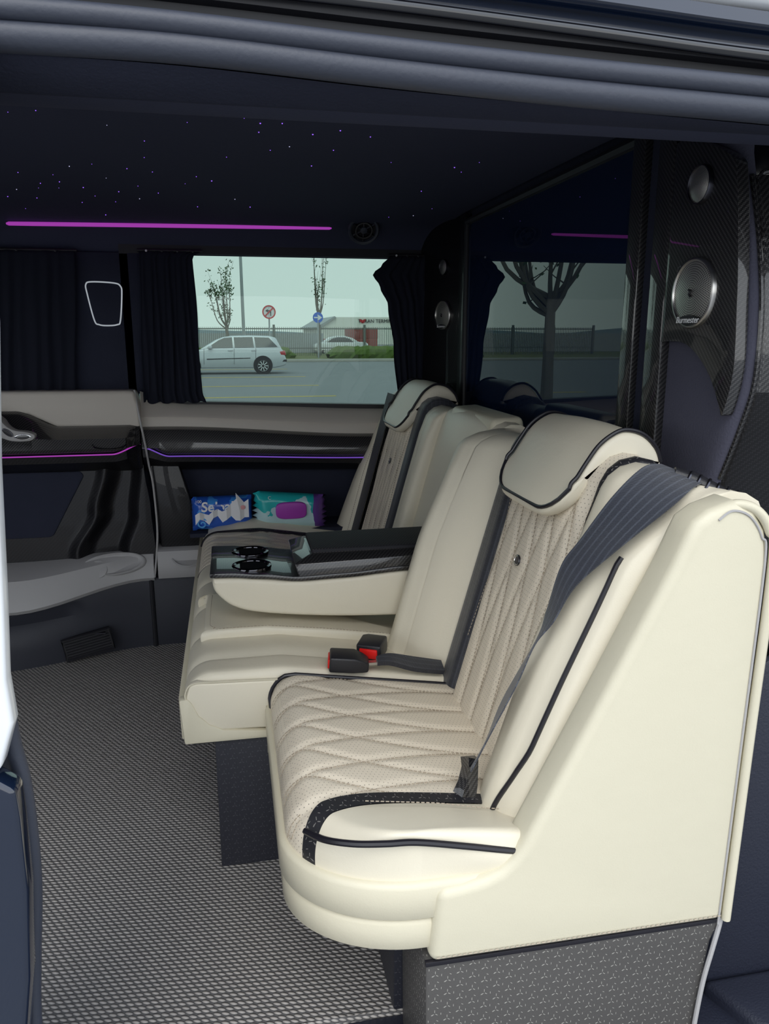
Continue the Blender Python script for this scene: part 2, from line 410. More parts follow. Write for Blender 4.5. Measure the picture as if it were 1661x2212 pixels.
# ---- far wall: backing with the window opening
wf = B(); WX0, WX1, WZ0, WZ1 = -.30, .70, .80, 1.302
def wedge(x0, x1, z0, z1): wf.box((x0, 2.70, z0), (x1, 2.74, z1))
wedge(-1.7, WX0, WZ0, WZ1); wedge(WX1, 1.62, WZ0, WZ1); wedge(-1.7, 1.62, WZ1, 1.43); wedge(-1.7, 1.62, -.03, WZ0)
wall_far = struct(wf.obj('wall_far', 'suede', recalc=False), 'black lined side wall of the cabin opposite the open door')
# pillar panel between the curtains
B().prism([(-.52, 1.30), (-.52, .865), (-.28, .855), (-.24, 1.30)], 'y', 2.672, 2.70).obj('pillar_panel', 'suede', wall_far, bevel=.004)
# window
win = struct(empty('window_1', (.2, 2.7, .8)), 'tinted side window looking out on the parking lot')
B().box((WX0, 2.712, WZ0), (WX1, 2.718, WZ1)).obj('window_pane', 'glass', win, smooth=0)
fr = B()
fr.prism([(-.30, .80), (.70, .772), (.70, .80), (-.30, .832)], 'y', 2.672, 2.712)
fr.box((-.30, 2.672, 1.298), (.70, 2.70, 1.33)); fr.box((-.325, 2.672, .80), (-.30, 2.71, 1.33)); fr.box((.70, 2.672, .78), (.74, 2.71, 1.33))
fr.obj('window_frame', 'rubberd', win, bevel=.003, recalc=False)
# ---- beige panel under the window, right of the door seam
bp_ = B(); rows = []
for i in range(13):
    x = lerp(-.290, .60, i/12); d = sm(x, -.285, .5)*.036; xl = x
    lft = sm(x, -.29, -.19)
    zt = lerp(.868, .822, lft)-.028*sm(x, -.2, .6)
    rows.append([(x, 2.70, zt), (x, 2.665, zt-.004), (x, 2.650, lerp(zt, .795-d*.7, .55)), (x, 2.618, .792-d*.9), (x, 2.612, .784-d), (x, 2.618, .772-d), (x, 2.612, .748-d), (x, 2.66, .742-d)])
B().grid(rows).obj('window_sill_panel', 'beige', wall_far, smooth=50, recalc=True)
# ---- door on the left part of the far wall
door = struct(empty('door_1', (-.7, 2.62, 0)), 'closed far sliding door with beige, carbon and grey trim')
def pxz(poly, y0, y1, name, mat, parent, bevel=.004, seg=2): return B().prism(poly, 'y', y0, y1).obj(name, mat, parent, bevel=bevel, seg=seg)
pxz([(-.300, .872), (-.287, .82), (-.284, .752), (-.54, .760), (-.62, .80), (-1.1, .81), (-1.1, .875)], 2.585, 2.68, 'upper_panel', 'beige', door, .012, 3)
# carbon shelf along the wall (cross-section y,z swept along x)
def shelf(x0, x1, secs, name, mat, parent, n=16, endr=True):
    rows = []
    for i in range(n+1):
        x = lerp(x0, x1, i/n); rows.append([(x, y, z) for y, z in secs(x)])
    b = B().grid(rows); m = len(rows[0]); b.f.append(list(range(m))); b.f.append([n*m+k for k in range(m)][::-1])
    return b.obj(name, mat, parent, smooth=35)
def sec_r(x):
    d = .04*sm(x, -.25, .5); e = .03*(1-sm(x, -.285, -.20))
    return [(2.66, .755-d), (2.60, .752-d), (2.585, .745-d), (2.572, .715-d*.9), (2.566, .688-d*.6), (2.568+e*.3, .672-d*.6+e*.6), (2.575, .664-d*.6+e), (2.66, .65-d*.6+e)]
def sec_rb(x):
    d = .04*sm(x, -.25, .5); e = .03*(1-sm(x, -.285, -.20))
    return [(2.66, .655-d*.6+e), (2.574, .656-d*.6+e), (2.578, .640-d*.6+e*.6), (2.62, .615-d*.5), (2.66, .60-d*.5)]
shelf(-.285, .62, sec_r, 'carbon_shelf', 'carbonb', wall_far, 90); shelf(-.285, .62, sec_rb, 'carbon_shelf_underside', 'carbonm', wall_far, 90)
def sec_l(x):
    k = 1-sm(x, -.66, -.53); e = .022*sm(x, -.37, -.295); y = .06*(1-sm(x, -.33, -.29))
    return [(2.66, .765+.055*k), (2.60-y*.3, .763+.05*k), (2.585-y*.3, .757+.045*k), (2.572-y, .73+.01*k), (2.562-y, .70), (2.566-y, .690+e*.5), (2.575-y, .684+e), (2.66, .67+e)]
def sec_lb(x):
    e = .022*sm(x, -.37, -.295); y = .06*(1-sm(x, -.33, -.29))
    return [(2.66, .675+e), (2.572-y, .676+e), (2.578-y, .655+e*.6), (2.60, .615), (2.66, .60)]
shelf(-1.1, -.290, sec_l, 'carbon_shelf', 'carbonb', door, 110); shelf(-1.1, -.290, sec_lb, 'carbon_shelf_underside', 'carbonm', door, 110)
# violet light lines in the shelf
def led(secs, x0, x1, name, mat, label, n=110):
    pts = [(x, secs(x)[6][0]-.006, secs(x)[6][1]-.004) for x in (lerp(x0, x1, i/n) for i in range(n+1))]
    o = B().tube(pts, .0022, 6).obj(name, mat); tag(o, label, 'light strip', 'thin light lines in the carbon shelf'); return o
led(sec_l, -1.08, -.291, 'light_strip', 'purple', 'thin magenta light line under the carbon shelf of the far door')
led(sec_r, -.283, .60, 'light_strip', 'violet', 'thin violet light line under the carbon shelf below the window')
# lower carbon panels
rows = []
for i in range(61):
    z = lerp(.316, .63, i/60); a = (z-.335)/.29; r_ = []
    x1 = interp(a, [(0, -.515), (.5, -.445), (1, -.408)]); x2 = interp(a, [(0, -.385), (.45, -.345), (1, -.325)]); xe = interp(a, [(0, -.268), (.5, -.275), (1, -.288)])
    for k in range(121):
        x = lerp(-1.1, xe, (k/120)**.6); y = 2.600-.014*math.exp(-((x-x1)/.02)**2)+.034*sm(x-x1, 0, .05)-.036*sm(x-x2, -.01, .035)
        r_.append((x, y, z))
    rows.append(r_)
B().grid(rows).obj('carbon_panel', 'carbonm', door, smooth=60)
pxz([(-.475, .60), (-.485, .615), (-1.1, .62), (-1.1, .40), (-.60, .40), (-.585, .405)], 2.594, 2.612, 'door_pocket', 'suede', door, .006)
rp_ = [(-.30, .62), (-.288, .50), (-.268, .345), (-.05, .335), (.62, .335), (.62, .38), (-.115, .395), (-.135, .40), (-.175, .60), (-.17, .625), (.62, .60), (.62, .635), (-.29, .65)]
pxz([(-.270, .64), (-.262, .50), (-.250, .343), (-.112, .338), (-.118, .40), (-.180, .635)], 2.612, 2.66, 'carbon_panel', 'carbonm', wall_far, .005)
pxz([(-.118, .40), (-.112, .338), (.62, .33), (.62, .39)], 2.612, 2.66, 'carbon_panel', 'carbonm', wall_far, .004)
# storage niche: floor, back
B().box((-.15, 2.54, .39), (.62, 2.70, .403)).obj('niche_floor', 'suede', wall_far)
# grey ledges
def sec_gr(x): return [(2.66, .345), (2.598, .343), (2.585, .335), (2.572, .30), (2.565, .262), (2.572, .245), (2.60, .238), (2.66, .238)]
shelf(-.262, .62, sec_gr, 'ledge', 'grey', wall_far, 8)
def sec_gl(x):
    k = 1-sm(x, -.70, -.30); y = .10*k
    return [(2.66, .335-.012*k), (2.605-y*.4, .333-.015*k), (2.59-y, .318-.03*k), (2.575-y*1.15, .275-.045*k), (2.570-y*1.2, .25-.05*k), (2.58-y*1.2, .238-.05*k), (2.60-y, .235-.05*k), (2.66, .235-.05*k)]
shelf(-1.1, -.276, sec_gl, 'ledge', 'grey', door, 20)
# pull handle bowl in the left ledge, cup recess in the right one
hc, hn, hu = Vector((-.402, 2.574, .305)), Vector((0, -.838, .545)), Vector((0, .545, .838))
def hpt(a, r, d): return hc+Vector((1, .10, .03))*math.cos(a)*.094*r+hu*math.sin(a)*.036*r+hn*d
B().grid([[hpt(i*math.pi/24, r, d) for i in range(48)] for r, d in ((1.12, -.006), (1.08, .003), (1.0, .005), (.92, .002), (.8, -.003), (.4, -.005), (.02, -.0055))], closev=True).obj('handle_bowl', 'grey', door, smooth=70)
B().lathe([(.034, 0), (.03, .008), (.01, .011), (0, .011)], (-.452, 2.565, .290), (0, -1, .6), 20).obj('pull_lever', 'grey', door)
B().lathe([(.052, 0), (.055, .004), (.050, .006), (.044, -.004), (0, -.006)], (-.165, 2.592, .318), (0, -.75, 1), 28).obj('cup_recess', 'grey', wall_far)
# lower kick panels
def sec_kr(x): return [(2.66, .245), (2.592, .243), (2.585, .23), (2.590, .02), (2.595, -.01), (2.66, -.01)]
shelf(-.285, .72, sec_kr, 'kick_panel', 'plast', wall_far, 6)
def sec_kl(x):
    k = 1-sm(x, -.78, -.28); y = .135*k
    return [(2.66, .245-.05*k), (2.59-y*.8, .243-.05*k), (2.583-y*.85, .22-.045*k), (2.588-y*.78, .16-.02*k), (2.586-y*.95, .13-.02*k), (2.588-y, .06), (2.592-y, -.01), (2.66, -.01)]
shelf(-1.1, -.290, sec_kl, 'kick_panel', 'plast', door, 24)
# floor air vent in the kick panel
va = Vector((.96, .26, .10)).normalized()
vo = Vector((-.492, 2.508, .055)); vx = Vector((.145, .034, .022)); vz = Vector((.012, -.004, -.062)).normalized()
vn = vx.cross(Vector((0, 0, 1))).normalized()
vent = tag(root('floor_vent', vo, 'black slatted floor air vent low in the far door', 'air vent'), 'black slatted floor air vent low in the far door')
fl = B(); c = [vo-vx*.5-vz*.034, vo+vx*.5-vz*.034, vo+vx*.5+vz*.034, vo-vx*.5+vz*.034]
fl.tube([p+vn*.004 for p in c], .006, 6, closed=True); fl.obj('vent_frame', 'blackp', vent)
bk = B(); bk.add([p-vn*.0 for p in c]+[p-vn*.02 for p in c], [[0, 1, 2, 3], [4, 7, 6, 5], [0, 4, 5, 1], [1, 5, 6, 2], [2, 6, 7, 3], [3, 7, 4, 0]]); bk.obj('vent_backing', 'rubberd', vent)
for i in range(7):
    q = vo+vz*lerp(-.027, .027, i/6)+vn*.003
    B().tube([q-vx*.46, q+vx*.46], .0028, 6).obj('slat', 'blackp', vent)
B().tube([vo+vx*.2-vz*.03+vn*.006, vo+vx*.4-vz*.024+vn*.008], .004, 6).obj('thumb_tab', 'dmetal', vent)
# rubber seam between door and side wall
seam = cat([(-.300, 2.60, .872), (-.293, 2.588, .82), (-.283, 2.575, .755), (-.272, 2.555, .69), (-.270, 2.59, .63), (-.262, 2.60, .56), (-.258, 2.598, .42), (-.264, 2.59, .335), (-.275, 2.575, .25)], 8)
B().tube(seam, .0034, 8).obj('door_seal', 'grey', door)
B().tube([(-.288, 2.585, .24), (-.288, 2.59, .0)], .008, 8).obj('door_seal', 'rubberd', door)

# ---- partition behind the seats
part = struct(empty('wall_partition', (.72, 1.8, .3)), 'glossy dark glass partition framed in carbon behind the seats')
B().box((.735, 1.10, -.03), (.755, 2.72, 1.42)).obj('partition_board', 'suede', part)
B().box((.722, 1.345, .78), (.735, 2.33, 1.368)).obj('glass_panel', 'dglass', part, smooth=0)
fr = B(); fr.tube([(.724, 2.345, .74), (.724, 2.345, 1.375), (.724, 1.34, 1.378)], .012, 8); fr.obj('glass_frame', 'rubberd', part)
B().prism([(1.297, 1.40), (1.297, .70), (1.342, .70), (1.342, 1.40)], 'x', .710, .738).obj('carbon_strip', 'carbonb', part, bevel=.005)
B().prism([(1.198, 1.40), (1.198, .70), (1.251, .70), (1.251, 1.40)], 'x', .708, .738).obj('carbon_strip', 'carbonb', part, bevel=.005)
B().box((.724, 1.251, .70), (.738, 1.297, 1.40)).obj('suede_strip', 'suede', part)
B().prism([(2.345, .70), (2.345, 1.40), (2.40, 1.40), (2.40, .70)], 'x', .712, .738).obj('carbon_strip', 'carbonm', part, bevel=.004)
# far corner panel with two round speakers, turned towards the cabin
fc = [Vector((.735, 2.40, 0)), Vector((.655, 2.68, 0))]
rows = [[(fc[0].x, fc[0].y, .72), (fc[1].x, fc[1].y, .72)], [(fc[0].x, fc[0].y, 1.40), (fc[1].x, fc[1].y, 1.40)]]
fb = B(); fb.add([(.735, 2.40, .72), (.655, 2.69, .72), (.735, 2.69, .72), (.735, 2.40, 1.40), (.655, 2.69, 1.40), (.735, 2.69, 1.40)], [[0, 1, 2], [3, 5, 4], [0, 3, 4, 1], [1, 4, 5, 2], [2, 5, 3, 0]])
fb.obj('corner_panel', 'carbonm', part, bevel=.002)
# ---- near corner: carbon speaker panel, suede column, jamb
sp_poly = cat([(1.193, 1.34, 0), (1.15, 1.338, 0), (1.05, 1.295, 0), (1.03, 1.26, 0), (1.015, 1.18, 0), (1.004, 1.10, 0), (.996, 1.00, 0), (1.012, .935, 0), (1.022, .945, 0), (1.05, .985, 0), (1.085, 1.015, 0), (1.125, 1.034, 0), (1.17, 1.037, 0), (1.193, 1.036, 0)], 5)
cpil = struct(empty('trim_4', (.74, 1.1, .3)), 'suede rear door pillar with carbon speaker panel')
B().prism([(p.x, p.y) for p in sp_poly], 'x', .706, .724).obj('speaker_panel', 'carbonb', cpil, bevel=.003)
# suede column: sweeps from partition plane round towards the door
CE = [(1.42, 1.065), (1.30, 1.055), (1.268, 1.045), (1.18, 1.015), (1.10, .996), (1.03, .990), (.967, .994), (.90, 1.018), (.831, 1.048), (.70, 1.07), (.3, 1.075)]
rows = []
for z, ye in CE:
    rows.append([(.724, 1.198, z), (.7235, ye+.06, z), (.7235, ye+.03, z), (.725, ye+.016, z), (.729, ye+.006, z), (.736, ye, z), (.745, ye-.001, z)])
B().grid(rows).obj('suede_column', 'suedeg', cpil, smooth=70)
edge = cat([(.738, ye-.001, z) for z, ye in CE[2:9]], 8)
B().tube(edge, .004, 8).obj('leather_edging', 'carbonb', cpil)
# carbon jamb panel right of the column with rounded top, facing the door opening
rows = [[(.741, ye-.001, z), (.746, ye-.006, z), (.80, ye-.012, z), (.95, ye-.03, z)] for z, ye in CE[2:7]]
B().grid(rows).obj('jamb_panel', 'carbonb', cpil, smooth=50)
rows = [[(.741, ye-.001, z), (.746, ye-.006, z), (.80, ye-.012, z), (.95, ye-.03, z)] for z, ye in CE[6:]]
B().grid(rows).obj('mesh_panel', 'carbonm', cpil, smooth=50)
B().tube(cat([(.95, 1.012, 1.275), (.78, 1.036, 1.275), (.750, 1.042, 1.266), (.744, 1.034, 1.24), (.743, 1.008, 1.18)], 6), .004, 8).obj('jamb_edging', 'carbonb', cpil)
# dark plastic jamb lower right, with step
jamb = struct(empty('trim_5', (.9, .9, 0)), 'dark blue plastic rear door jamb and step')
B().prism([(.722, .56), (.735, .56), (.75, .30), (1.2, .22), (1.2, -.1), (.728, -.1), (.722, .0)], 'y', .985, 1.01).obj('jamb_board', 'plastb', jamb, bevel=.006)
B().prism([(.752, .56), (1.2, .80), (1.2, -.05), (.726, -.05), (.738, .3)], 'y', .94, .955).obj('door_panel', 'plastb', jamb, bevel=.008)
B().prism([(.72, .94), (1.3, .94), (1.3, .70), (.95, .70), (.76, .84)], 'z', -.05, .012).obj('step', 'plastb', jamb, bevel=.012, seg=3)

# ---- near door frame: header seals, glossy rail, left pillar
hdr = struct(empty('trim_6', (.2, .75, 1.27)), 'rubber sealed header above the door opening')
def hpath(y, zz): return cat([(-.9, y, zz[0]-.02), (-.45, y, zz[0]-.002), (-.171, y, zz[0]), (-.024, y, zz[1]), (.149, y, zz[2]), (.336, y, zz[3]), (.541, y, zz[4]), (.9, y, zz[4]-.01), (1.5, y, zz[4]-.03)], 6)
B().tube(hpath(.75, (1.287, 1.287, 1.279, 1.272, 1.267)), .0125, 14).obj('seal', 'rubber', hdr)
B().tube(hpath(.745, (1.306, 1.304, 1.297, 1.291, 1.286)), .0095, 14).obj('seal', 'rubber', hdr)
b = B(); rows = []
for p in hpath(.76, (1.283, 1.282, 1.274, 1.268, 1.262)):
    rows.append([(p[0], .752, p[2]-.008), (p[0], .765, min(p[2]-.010, 1.268)), (p[0], .79, 1.2565), (p[0], .80, 1.2575)])
b.grid(rows); b.obj('perforated_lining', 'suede', hdr, smooth=60)
rows = []
for p in hpath(.74, (1.32, 1.318, 1.312, 1.306, 1.30)):
    rows.append([(p[0], .757, p[2]-.012), (p[0], .757, p[2]+.006), (p[0], .748, p[2]+.008), (p[0], .746, p[2]+.018)])
B().grid(rows).obj('gutter', 'rubberd', hdr, smooth=40)
B().tube(hpath(.742, (1.336, 1.334, 1.330, 1.322, 1.3125)), .0055, 10).obj('gloss_rail', 'gloss', hdr)
rows = []
for p in hpath(.74, (1.34, 1.338, 1.334, 1.327, 1.318)):
    rows.append([(p[0], .748, p[2]), (p[0], .75, p[2]+.012), (p[0], .738, p[2]+.0135), (p[0], .733, p[2]+.018), (p[0], .735, p[2]+.03), (p[0], .75, p[2]+.036)])
B().grid(rows).obj('roof_rail', 'paintb', hdr, smooth=40)
rows = []
for p in hpath(.74, (1.376, 1.374, 1.370, 1.356, 1.354)):
    rows.append([(p[0], .75, p[2]), (p[0], .738, p[2]+.002), (p[0], .732, p[2]+.012), (p[0], .745, p[2]+.05), (p[0], .80, p[2]+.10), (p[0], .95, p[2]+.115)])
B().grid(rows).obj('roof_edge_sky_sheen', 'paintw', hdr, smooth=50)  # white colour stands in for the bright reflection on the glossy roof
# left pillar
pil = struct(empty('trim_7', (-.25, .75, .5)), 'front door pillar with rubber seal at the left edge of the opening')
lp = cat([(-.205, .75, 1.27), (-.205, .75, 1.06), (-.209, .75, .99), (-.224, .75, .80), (-.222, .75, .731), (-.219, .75, .66), (-.213, .75, .60), (-.214, .75, .50), (-.224, .75, .40), (-.231, .75, .316), (-.24, .75, .1), (-.24, .75, -.02)], 6)
B().tube([(p[0]-.008, p[1], p[2]) for p in lp], .0085, 12).obj('seal', 'rubber', pil)
rows = [[(p[0]-.014, .752, p[2]), (p[0]-.030, .80, p[2]), (p[0]-.06, .90, p[2]), (p[0]-.24, .93, p[2])] for p in lp]
B().grid(rows).obj('pillar_lining', 'plast', pil, smooth=60)
B().prism([(-.185, 1.3), (-.187, 1.06), (-.198, .94), (-.206, .81), (-.211, .743), (-.209, .70), (-.213, .688), (-.224, .655), (-.245, .64), (-.40, .64), (-.40, 1.3)], 'y', .70, .722).obj('pillar_skin', 'paintw', pil, bevel=.004, seg=3)
B().prism([(-.232, .645), (-.214, .63), (-.213, .60), (-.214, .52), (-.222, .42), (-.236, .33), (-.255, -.05), (-.40, -.05), (-.40, .645)], 'y', .70, .73).obj('pillar_skin', 'paintb', pil, bevel=.006, seg=3)

# ================================================================== SEATS
MIR = 3.545
def ym(y, m): return MIR-y if m else y
def zc(x): return .415-.16*max(0., x-.08)
# backrest profile (x,z): up the front, over the top, down the back
fl_ = [(.41+.135*t, .36+.49*t) for t in [(-.10+i*.05) for i in range(20)]]
bprof = [(.395, .27)]+fl_+[(.543, .832), (.552, .848), (.566, .860), (.588, .866), (.612, .862), (.634, .848), (.648, .82), (.652, .78), (.648, .60), (.64, .42), (.63, .27)]
nf = 1+len(fl_)
bw = [1.]*nf+[1, .95, .8, .6, .4, .2, .1, 0, 0, 0, 0]
def bnormal(): return Vector((-.964, 0, .2656))
def bpt(t, y, off=0.):
    """point on the backrest front, t along its height, off = out of the surface"""
    return Vector((.41+.135*t, y, .36+.49*t))+bnormal()*off
def hb(t): return 1.32*t*t
QY0, QY1, QS, QC = 1.052, 1.352, .0655, 1.2215
def groove_back(y, t):
    a = (y-QC)/QS; h = hb(t); d = 9
    for s_ in (1, -1):
        q = (a+s_*h) % 1.0; q = min(q, 1-q); d = min(d, q)
    return d*QS
def make_back(seat, m):
    # quilted centre
    ys = seq(QY0, QY1, 44, False); ts = [-.14+i*1.10/90 for i in range(91)]
    rows = []
    for y in ys:
        e = min(y-QY0, QY1-y); r = []
        for t in ts:
            g = groove_back(y, t); p = bpt(t, y, .011*sm(e, 0, .03)+.0048*(1-math.exp(-(g/.006)**2))-.0048)
            r.append((p.x, ym(y, m), p.z))
        for dx, dz in ((.552, .848), (.566, .860), (.588, .866), (.612, .862)):
            r.append((dx, ym(y, m), dz+.006*sm(e, 0, .03)))
        rows.append(r)
    B().grid(rows).obj('backrest_panel', 'creamp', seat, smooth=80)
    st = B()
    for k in range(-6, 7):
        for s_ in (1, -1):
            L = []
            for i in range(150):
                t = -.1+i*1.04/149; y = QC+QS*(k+s_*hb(t))
                if QY0+.004 < y < QY1-.004: L.append(bpt(t, y, .0078))
            dash(st, [(p.x, ym(p.y, m), p.z) for p in L])
    st.obj('stitching', 'stitch', seat, smooth=0, kind='stuff')
    # black bands either side
    for y0, y1 in ((1.352, 1.425), (1.020, 1.052)):
        b, _ = loft(bprof, seq(y0, y1, 10), lambda y: .012*min(1, min(y-y0, y1-y)/.012)**.5-.002, bw)
        mirror(b, m); b.obj('backrest_band', 'web' if y0 > 1.2 else 'band', seat, smooth=50)
    # bolsters
    on = lambda y: interp(y, [(.893, -.02), (.903, .012), (.925, .022), (.96, .044), (1.0, .052), (1.018, .046), (1.030, .02), (1.036, -.01)])
    b, _ = loft(bprof, [.893, .896, .9, .905, .912, .92, .93, .94, .955, .97, .985, 1.0, 1.01, 1.018, 1.024, 1.03, 1.036], on, [w*(1-.6*sm(p[1], .55, .84)) for w, p in zip(bw, bprof)], True)
    b.v = [(v[0]+.055*sm(v[2], .74, .84)*sm(.985-v[1], 0, .075)-flare(v[1], v[2]) if v[0] < .56 else v[0]+.055*sm(v[2], .74, .84)*sm(.985-v[1], 0, .075), v[1], v[2]-.02*sm(v[2], .80, .86)*sm(.99-v[1], 0, .08)) for v in b.v]
    mirror(b, m); b.obj('bolster', 'cream', seat, smooth=70)
    kf = .22 if m else 1.
    of = lambda y: kf*interp(y, [(1.418, -.012), (1.424, .008), (1.445, .04), (1.47, .066), (1.487, .078), (1.4905, .072), (1.494, .080), (1.52, .102), (1.542, .104), (1.556, .088), (1.564, .05), (1.566, -.02)])
    b, _ = loft(bprof, [1.418, 1.421, 1.424, 1.43, 1.437, 1.445, 1.455, 1.465, 1.475, 1.483, 1.487, 1.4905, 1.494, 1.50, 1.51, 1.52, 1.53, 1.542, 1.55, 1.556, 1.56, 1.563, 1.565, 1.566], of, [w*(1-.25*sm(p[1], .6, .84)) for w, p in zip(bw, bprof)], True)
    b.v = [(v[0], v[1], v[2]-.014*sm(v[2], .80, .86)) for v in b.v]
    mirror(b, m); b.obj('bolster', 'cream', seat, smooth=70)
    # black piping down the outer bolster
    pp = []
    for i in range(40):
        t = .0+i*.80/39; y = .917+.02*(1-sm(t, .02, .25)); wn_ = 1-.6*sm(.36+.49*t, .55, .84); p = bpt(t, y, on(y)*wn_+.001); p.x += .055*sm(p.z, .74, .84)*sm(.985-y, 0, .075)-flare(y, p.z); pp.append((p.x, ym(y, m), p.z))
    B().tube(pp, .0038, 8).obj('piping', 'pipe', seat)
    st = B(); L = []
    for i in range(80):
        t = .02+i*.9/79; p = bpt(t, 1.022, .044*(1-.6*sm(.36+.49*t, .55, .84))); L.append((p.x, ym(1.022, m), p.z))
    dash(st, L); st.obj('stitching', 'stitch', seat, smooth=0, kind='stuff')
    # emblem
    p = bpt(.612, 1.2215, .0112); ep = Vector((p.x, ym(1.2215, m), p.z)); n = bnormal(); ref = n.cross(Vector((0, 1, 0))).normalized()
    b = B(); 
    for r, h in (1, 1),: pass
    b.lathe([(.011, 0), (.0108, .003), (.009, .0035), (.0085, .0025), (0, .0028)], (0, 0, 0), (0, 0, 1), 24)
    yax = Vector((0, 1, 0)); b.v = [tuple(ep+yax*v[0]*1.05+ref*v[1]*.8+n*v[2]) for v in b.v]
    em = b.obj('emblem', 'satin', seat)
    B().tube([ep+yax*math.cos(a)*.0115+ref*math.sin(a)*.0088+n*.002 for a in [i*.2618 for i in range(24)]], .0012, 6, closed=True).obj('emblem_rim', 'dmetal', em)
def flare(y, z): return .046*(1-sm(z, .28, .80))*sm(1.05-y, 0, .13)
def dash(b, L, ln=.0048, gap=.0026, r=.00075):
    """stitches along a polyline"""
    if len(L) < 2: return
    P = [Vector(p) for p in L]; run = []; acc = 0; pos = 0
    i = 0; cur = P[0]; mode = True; left = ln; start = cur
    for q in P[1:]:
        seg = q-cur
        while seg.length > left:
            d = seg.normalized(); nx = cur+d*left
            if mode and (nx-start).length < ln*1.5: b.tube([start, nx], r, 4)
            mode = not mode; left = ln if mode else gap; cur = nx; start = nx; seg = q-cur
            if seg.length < 1e-9: break
        left -= seg.length; cur = q
        if (cur-start).length > .03: start = cur
def mirror(b, m):
    if m: b.v = [(v[0], MIR-v[1], v[2]) for v in b.v]

def headrest(seat, m):
    outer = [(.4845, .766), (.481, .775), (.488, .790), (.507, .815), (.533, .856), (.554, .884), (.582, .902), (.605, .903), (.628, .894), (.648, .874), (.657, .852)]
    inner = [(.654, .843), (.630, .845), (.600, .853), (.582, .856), (.566, .849), (.548, .832), (.530, .806), (.513, .776), (.500, .764)]
    pr = [tuple(v)[:2] for v in cat([(a, b_, 0) for a, b_ in outer+inner], 4, True)]
    y0, y1 = 1.078, 1.365
    def off(y):
        e = min(y-y0, y1-y); r = .012
        return -(r-math.sqrt(max(0, r*r-(r-min(e, r))**2)))+.004*sm(e, .0, .12)
    ys = [y0, y0+.001, y0+.003, y0+.006, y0+.012]+[lerp(y0+.02, y1-.02, i/14) for i in range(15)]+[y1-.012, y1-.006, y1-.003, y1-.001, y1]
    # the front lower corners are rounded: lift the lower lip towards the ends
    b, rows = loft(pr, ys, off, [1.]*len(pr))
    def lift(v):
        e = min(v[1]-y0, y1-v[1]); k = (1-math.sqrt(max(0, 1-(1-min(1, max(0, e)/.07))**2)))
        zz = v[2]; w = 1-sm(zz, .765, .86)
        if v[0] > .56: w = 0
        return (v[0]+.038*k*w, v[1], zz+.060*k*w)
    b.v = [lift(v) for v in b.v]; mirror(b, m)
    h = b.obj('headrest', 'cream', seat, smooth=60)
    for yy in (y0+.003, y1-.003):
        pts = []
        for a, z in cat([(a, b_, 0) for a, b_ in outer[1:]], 5) and [(v.x, v.y) for v in cat([(a, b_, 0) for a, b_ in outer[1:]], 5)]:
            pts.append(lift((a-.002, yy, z+.002)))
        B_ = B(); B_.tube([(p[0], ym(p[1], m), p[2]) for p in pts], .0034, 8); B_.obj('piping', 'pipe', h)
    pts = []
    for i in range(25):
        pts.append(lift((.4795, lerp(y0+.003, y1-.003, i/24), .777)))
    B().tube([(p[0], ym(p[1], m), p[2]) for p in pts], .0034, 8).obj('piping', 'pipe', h)
    bb = B().box((.575, ym(1.12, m)-.02, .835), (.66, ym(1.12, m)+.02, .850)); bb.obj('headrest_bracket', 'blackp', seat, bevel=.003)

# ---------------------------------------------------------------- near single seat
seat = root('single_seat', (.35, 1.12, 0), 'cream quilted leather single seat nearest the open door, with cream side shell', 'seat')
make_back(seat, False); headrest(seat, False)
# cushion: rows run front to back, columns from the far edge round to the near side
def outl(v):
    """front outline point for row value v (0 far .. 1 near)"""
    if v < .62: return (.05, lerp(1.385, .985, v/.62))
    a = (v-.62)/.38*math.pi/2
    return (.05+.175*(1-math.cos(a)), .985-.138*math.sin(a))
OUT = [outl(i/120) for i in range(121)]+[(.30, .847), (.40, .847), (.50, .847)]
FAR = [(.05, 1.385), (.5, 1.385)]
def pdist(x, y, L):
    d = 9
    for (ax, ay), (bx, by) in zip(L, L[1:]):
        vx, vy = bx-ax, by-ay; q = vx*vx+vy*vy
        t = 0 if q == 0 else max(0, min(1, ((x-ax)*vx+(y-ay)*vy)/q)); d = min(d, math.hypot(x-ax-vx*t, y-ay-vy*t))
    return d
CS = .0765
def hcush(x):
    t = (x-.084)/(.379-.084)
    if t < 0: return t*.9
    if t > 1: return 1.
    return 1-(1-t)**1.72
def groove_c(x, y, yc):
    a = (y-yc)/CS; h = hcush(x); d = 9
    for s_ in (1, -1):
        q = (a+s_*h*.5*2) % 1.0; d = min(d, q, 1-q)
    return d*CS
def edge_drop(d, r=.062):
    k = 1-min(1, d/r); return r*(1-math.sqrt(max(0, 1-k*k)))
def hz_near(x, y, quilt=True):
    d1 = pdist(x, y, OUT); d2 = abs(1.385-y)
    r1 = .062 if quilt else lerp(.055, .010, sm(x, .06, .20))
    z = zc(x)-edge_drop(d1, r1)-edge_drop(d2, .016)
    yb = .966
    if quilt: z += .0048*(1-math.exp(-(groove_c(x, y, 1.185)/.0065)**2))-.004
    return z
def band_row(v):
    if v <= .74: return lerp(1.385, .985, v/.74)
    if v <= .78: return lerp(.985, .960, (v-.74)/.04)
    return lerp(.960, .847, (v-.78)/.22)
def ov(v):
    # outline value: quilt rows end where the band meets the front edge
    if v <= .74: return lerp(0, .735, v/.74)
    if v <= .78: return lerp(.735, .775, (v-.74)/.04)
    return lerp(.775, 1, (v-.78)/.22)
def cpoint(u, v):
    ox, oy = outl(ov(v)); ey = band_row(v); x = ox+(.47-ox)*u
    return x, ey+(oy-ey)*math.exp(-(x-ox)/.045)
us = [(i/70)**1.7 for i in range(71)]
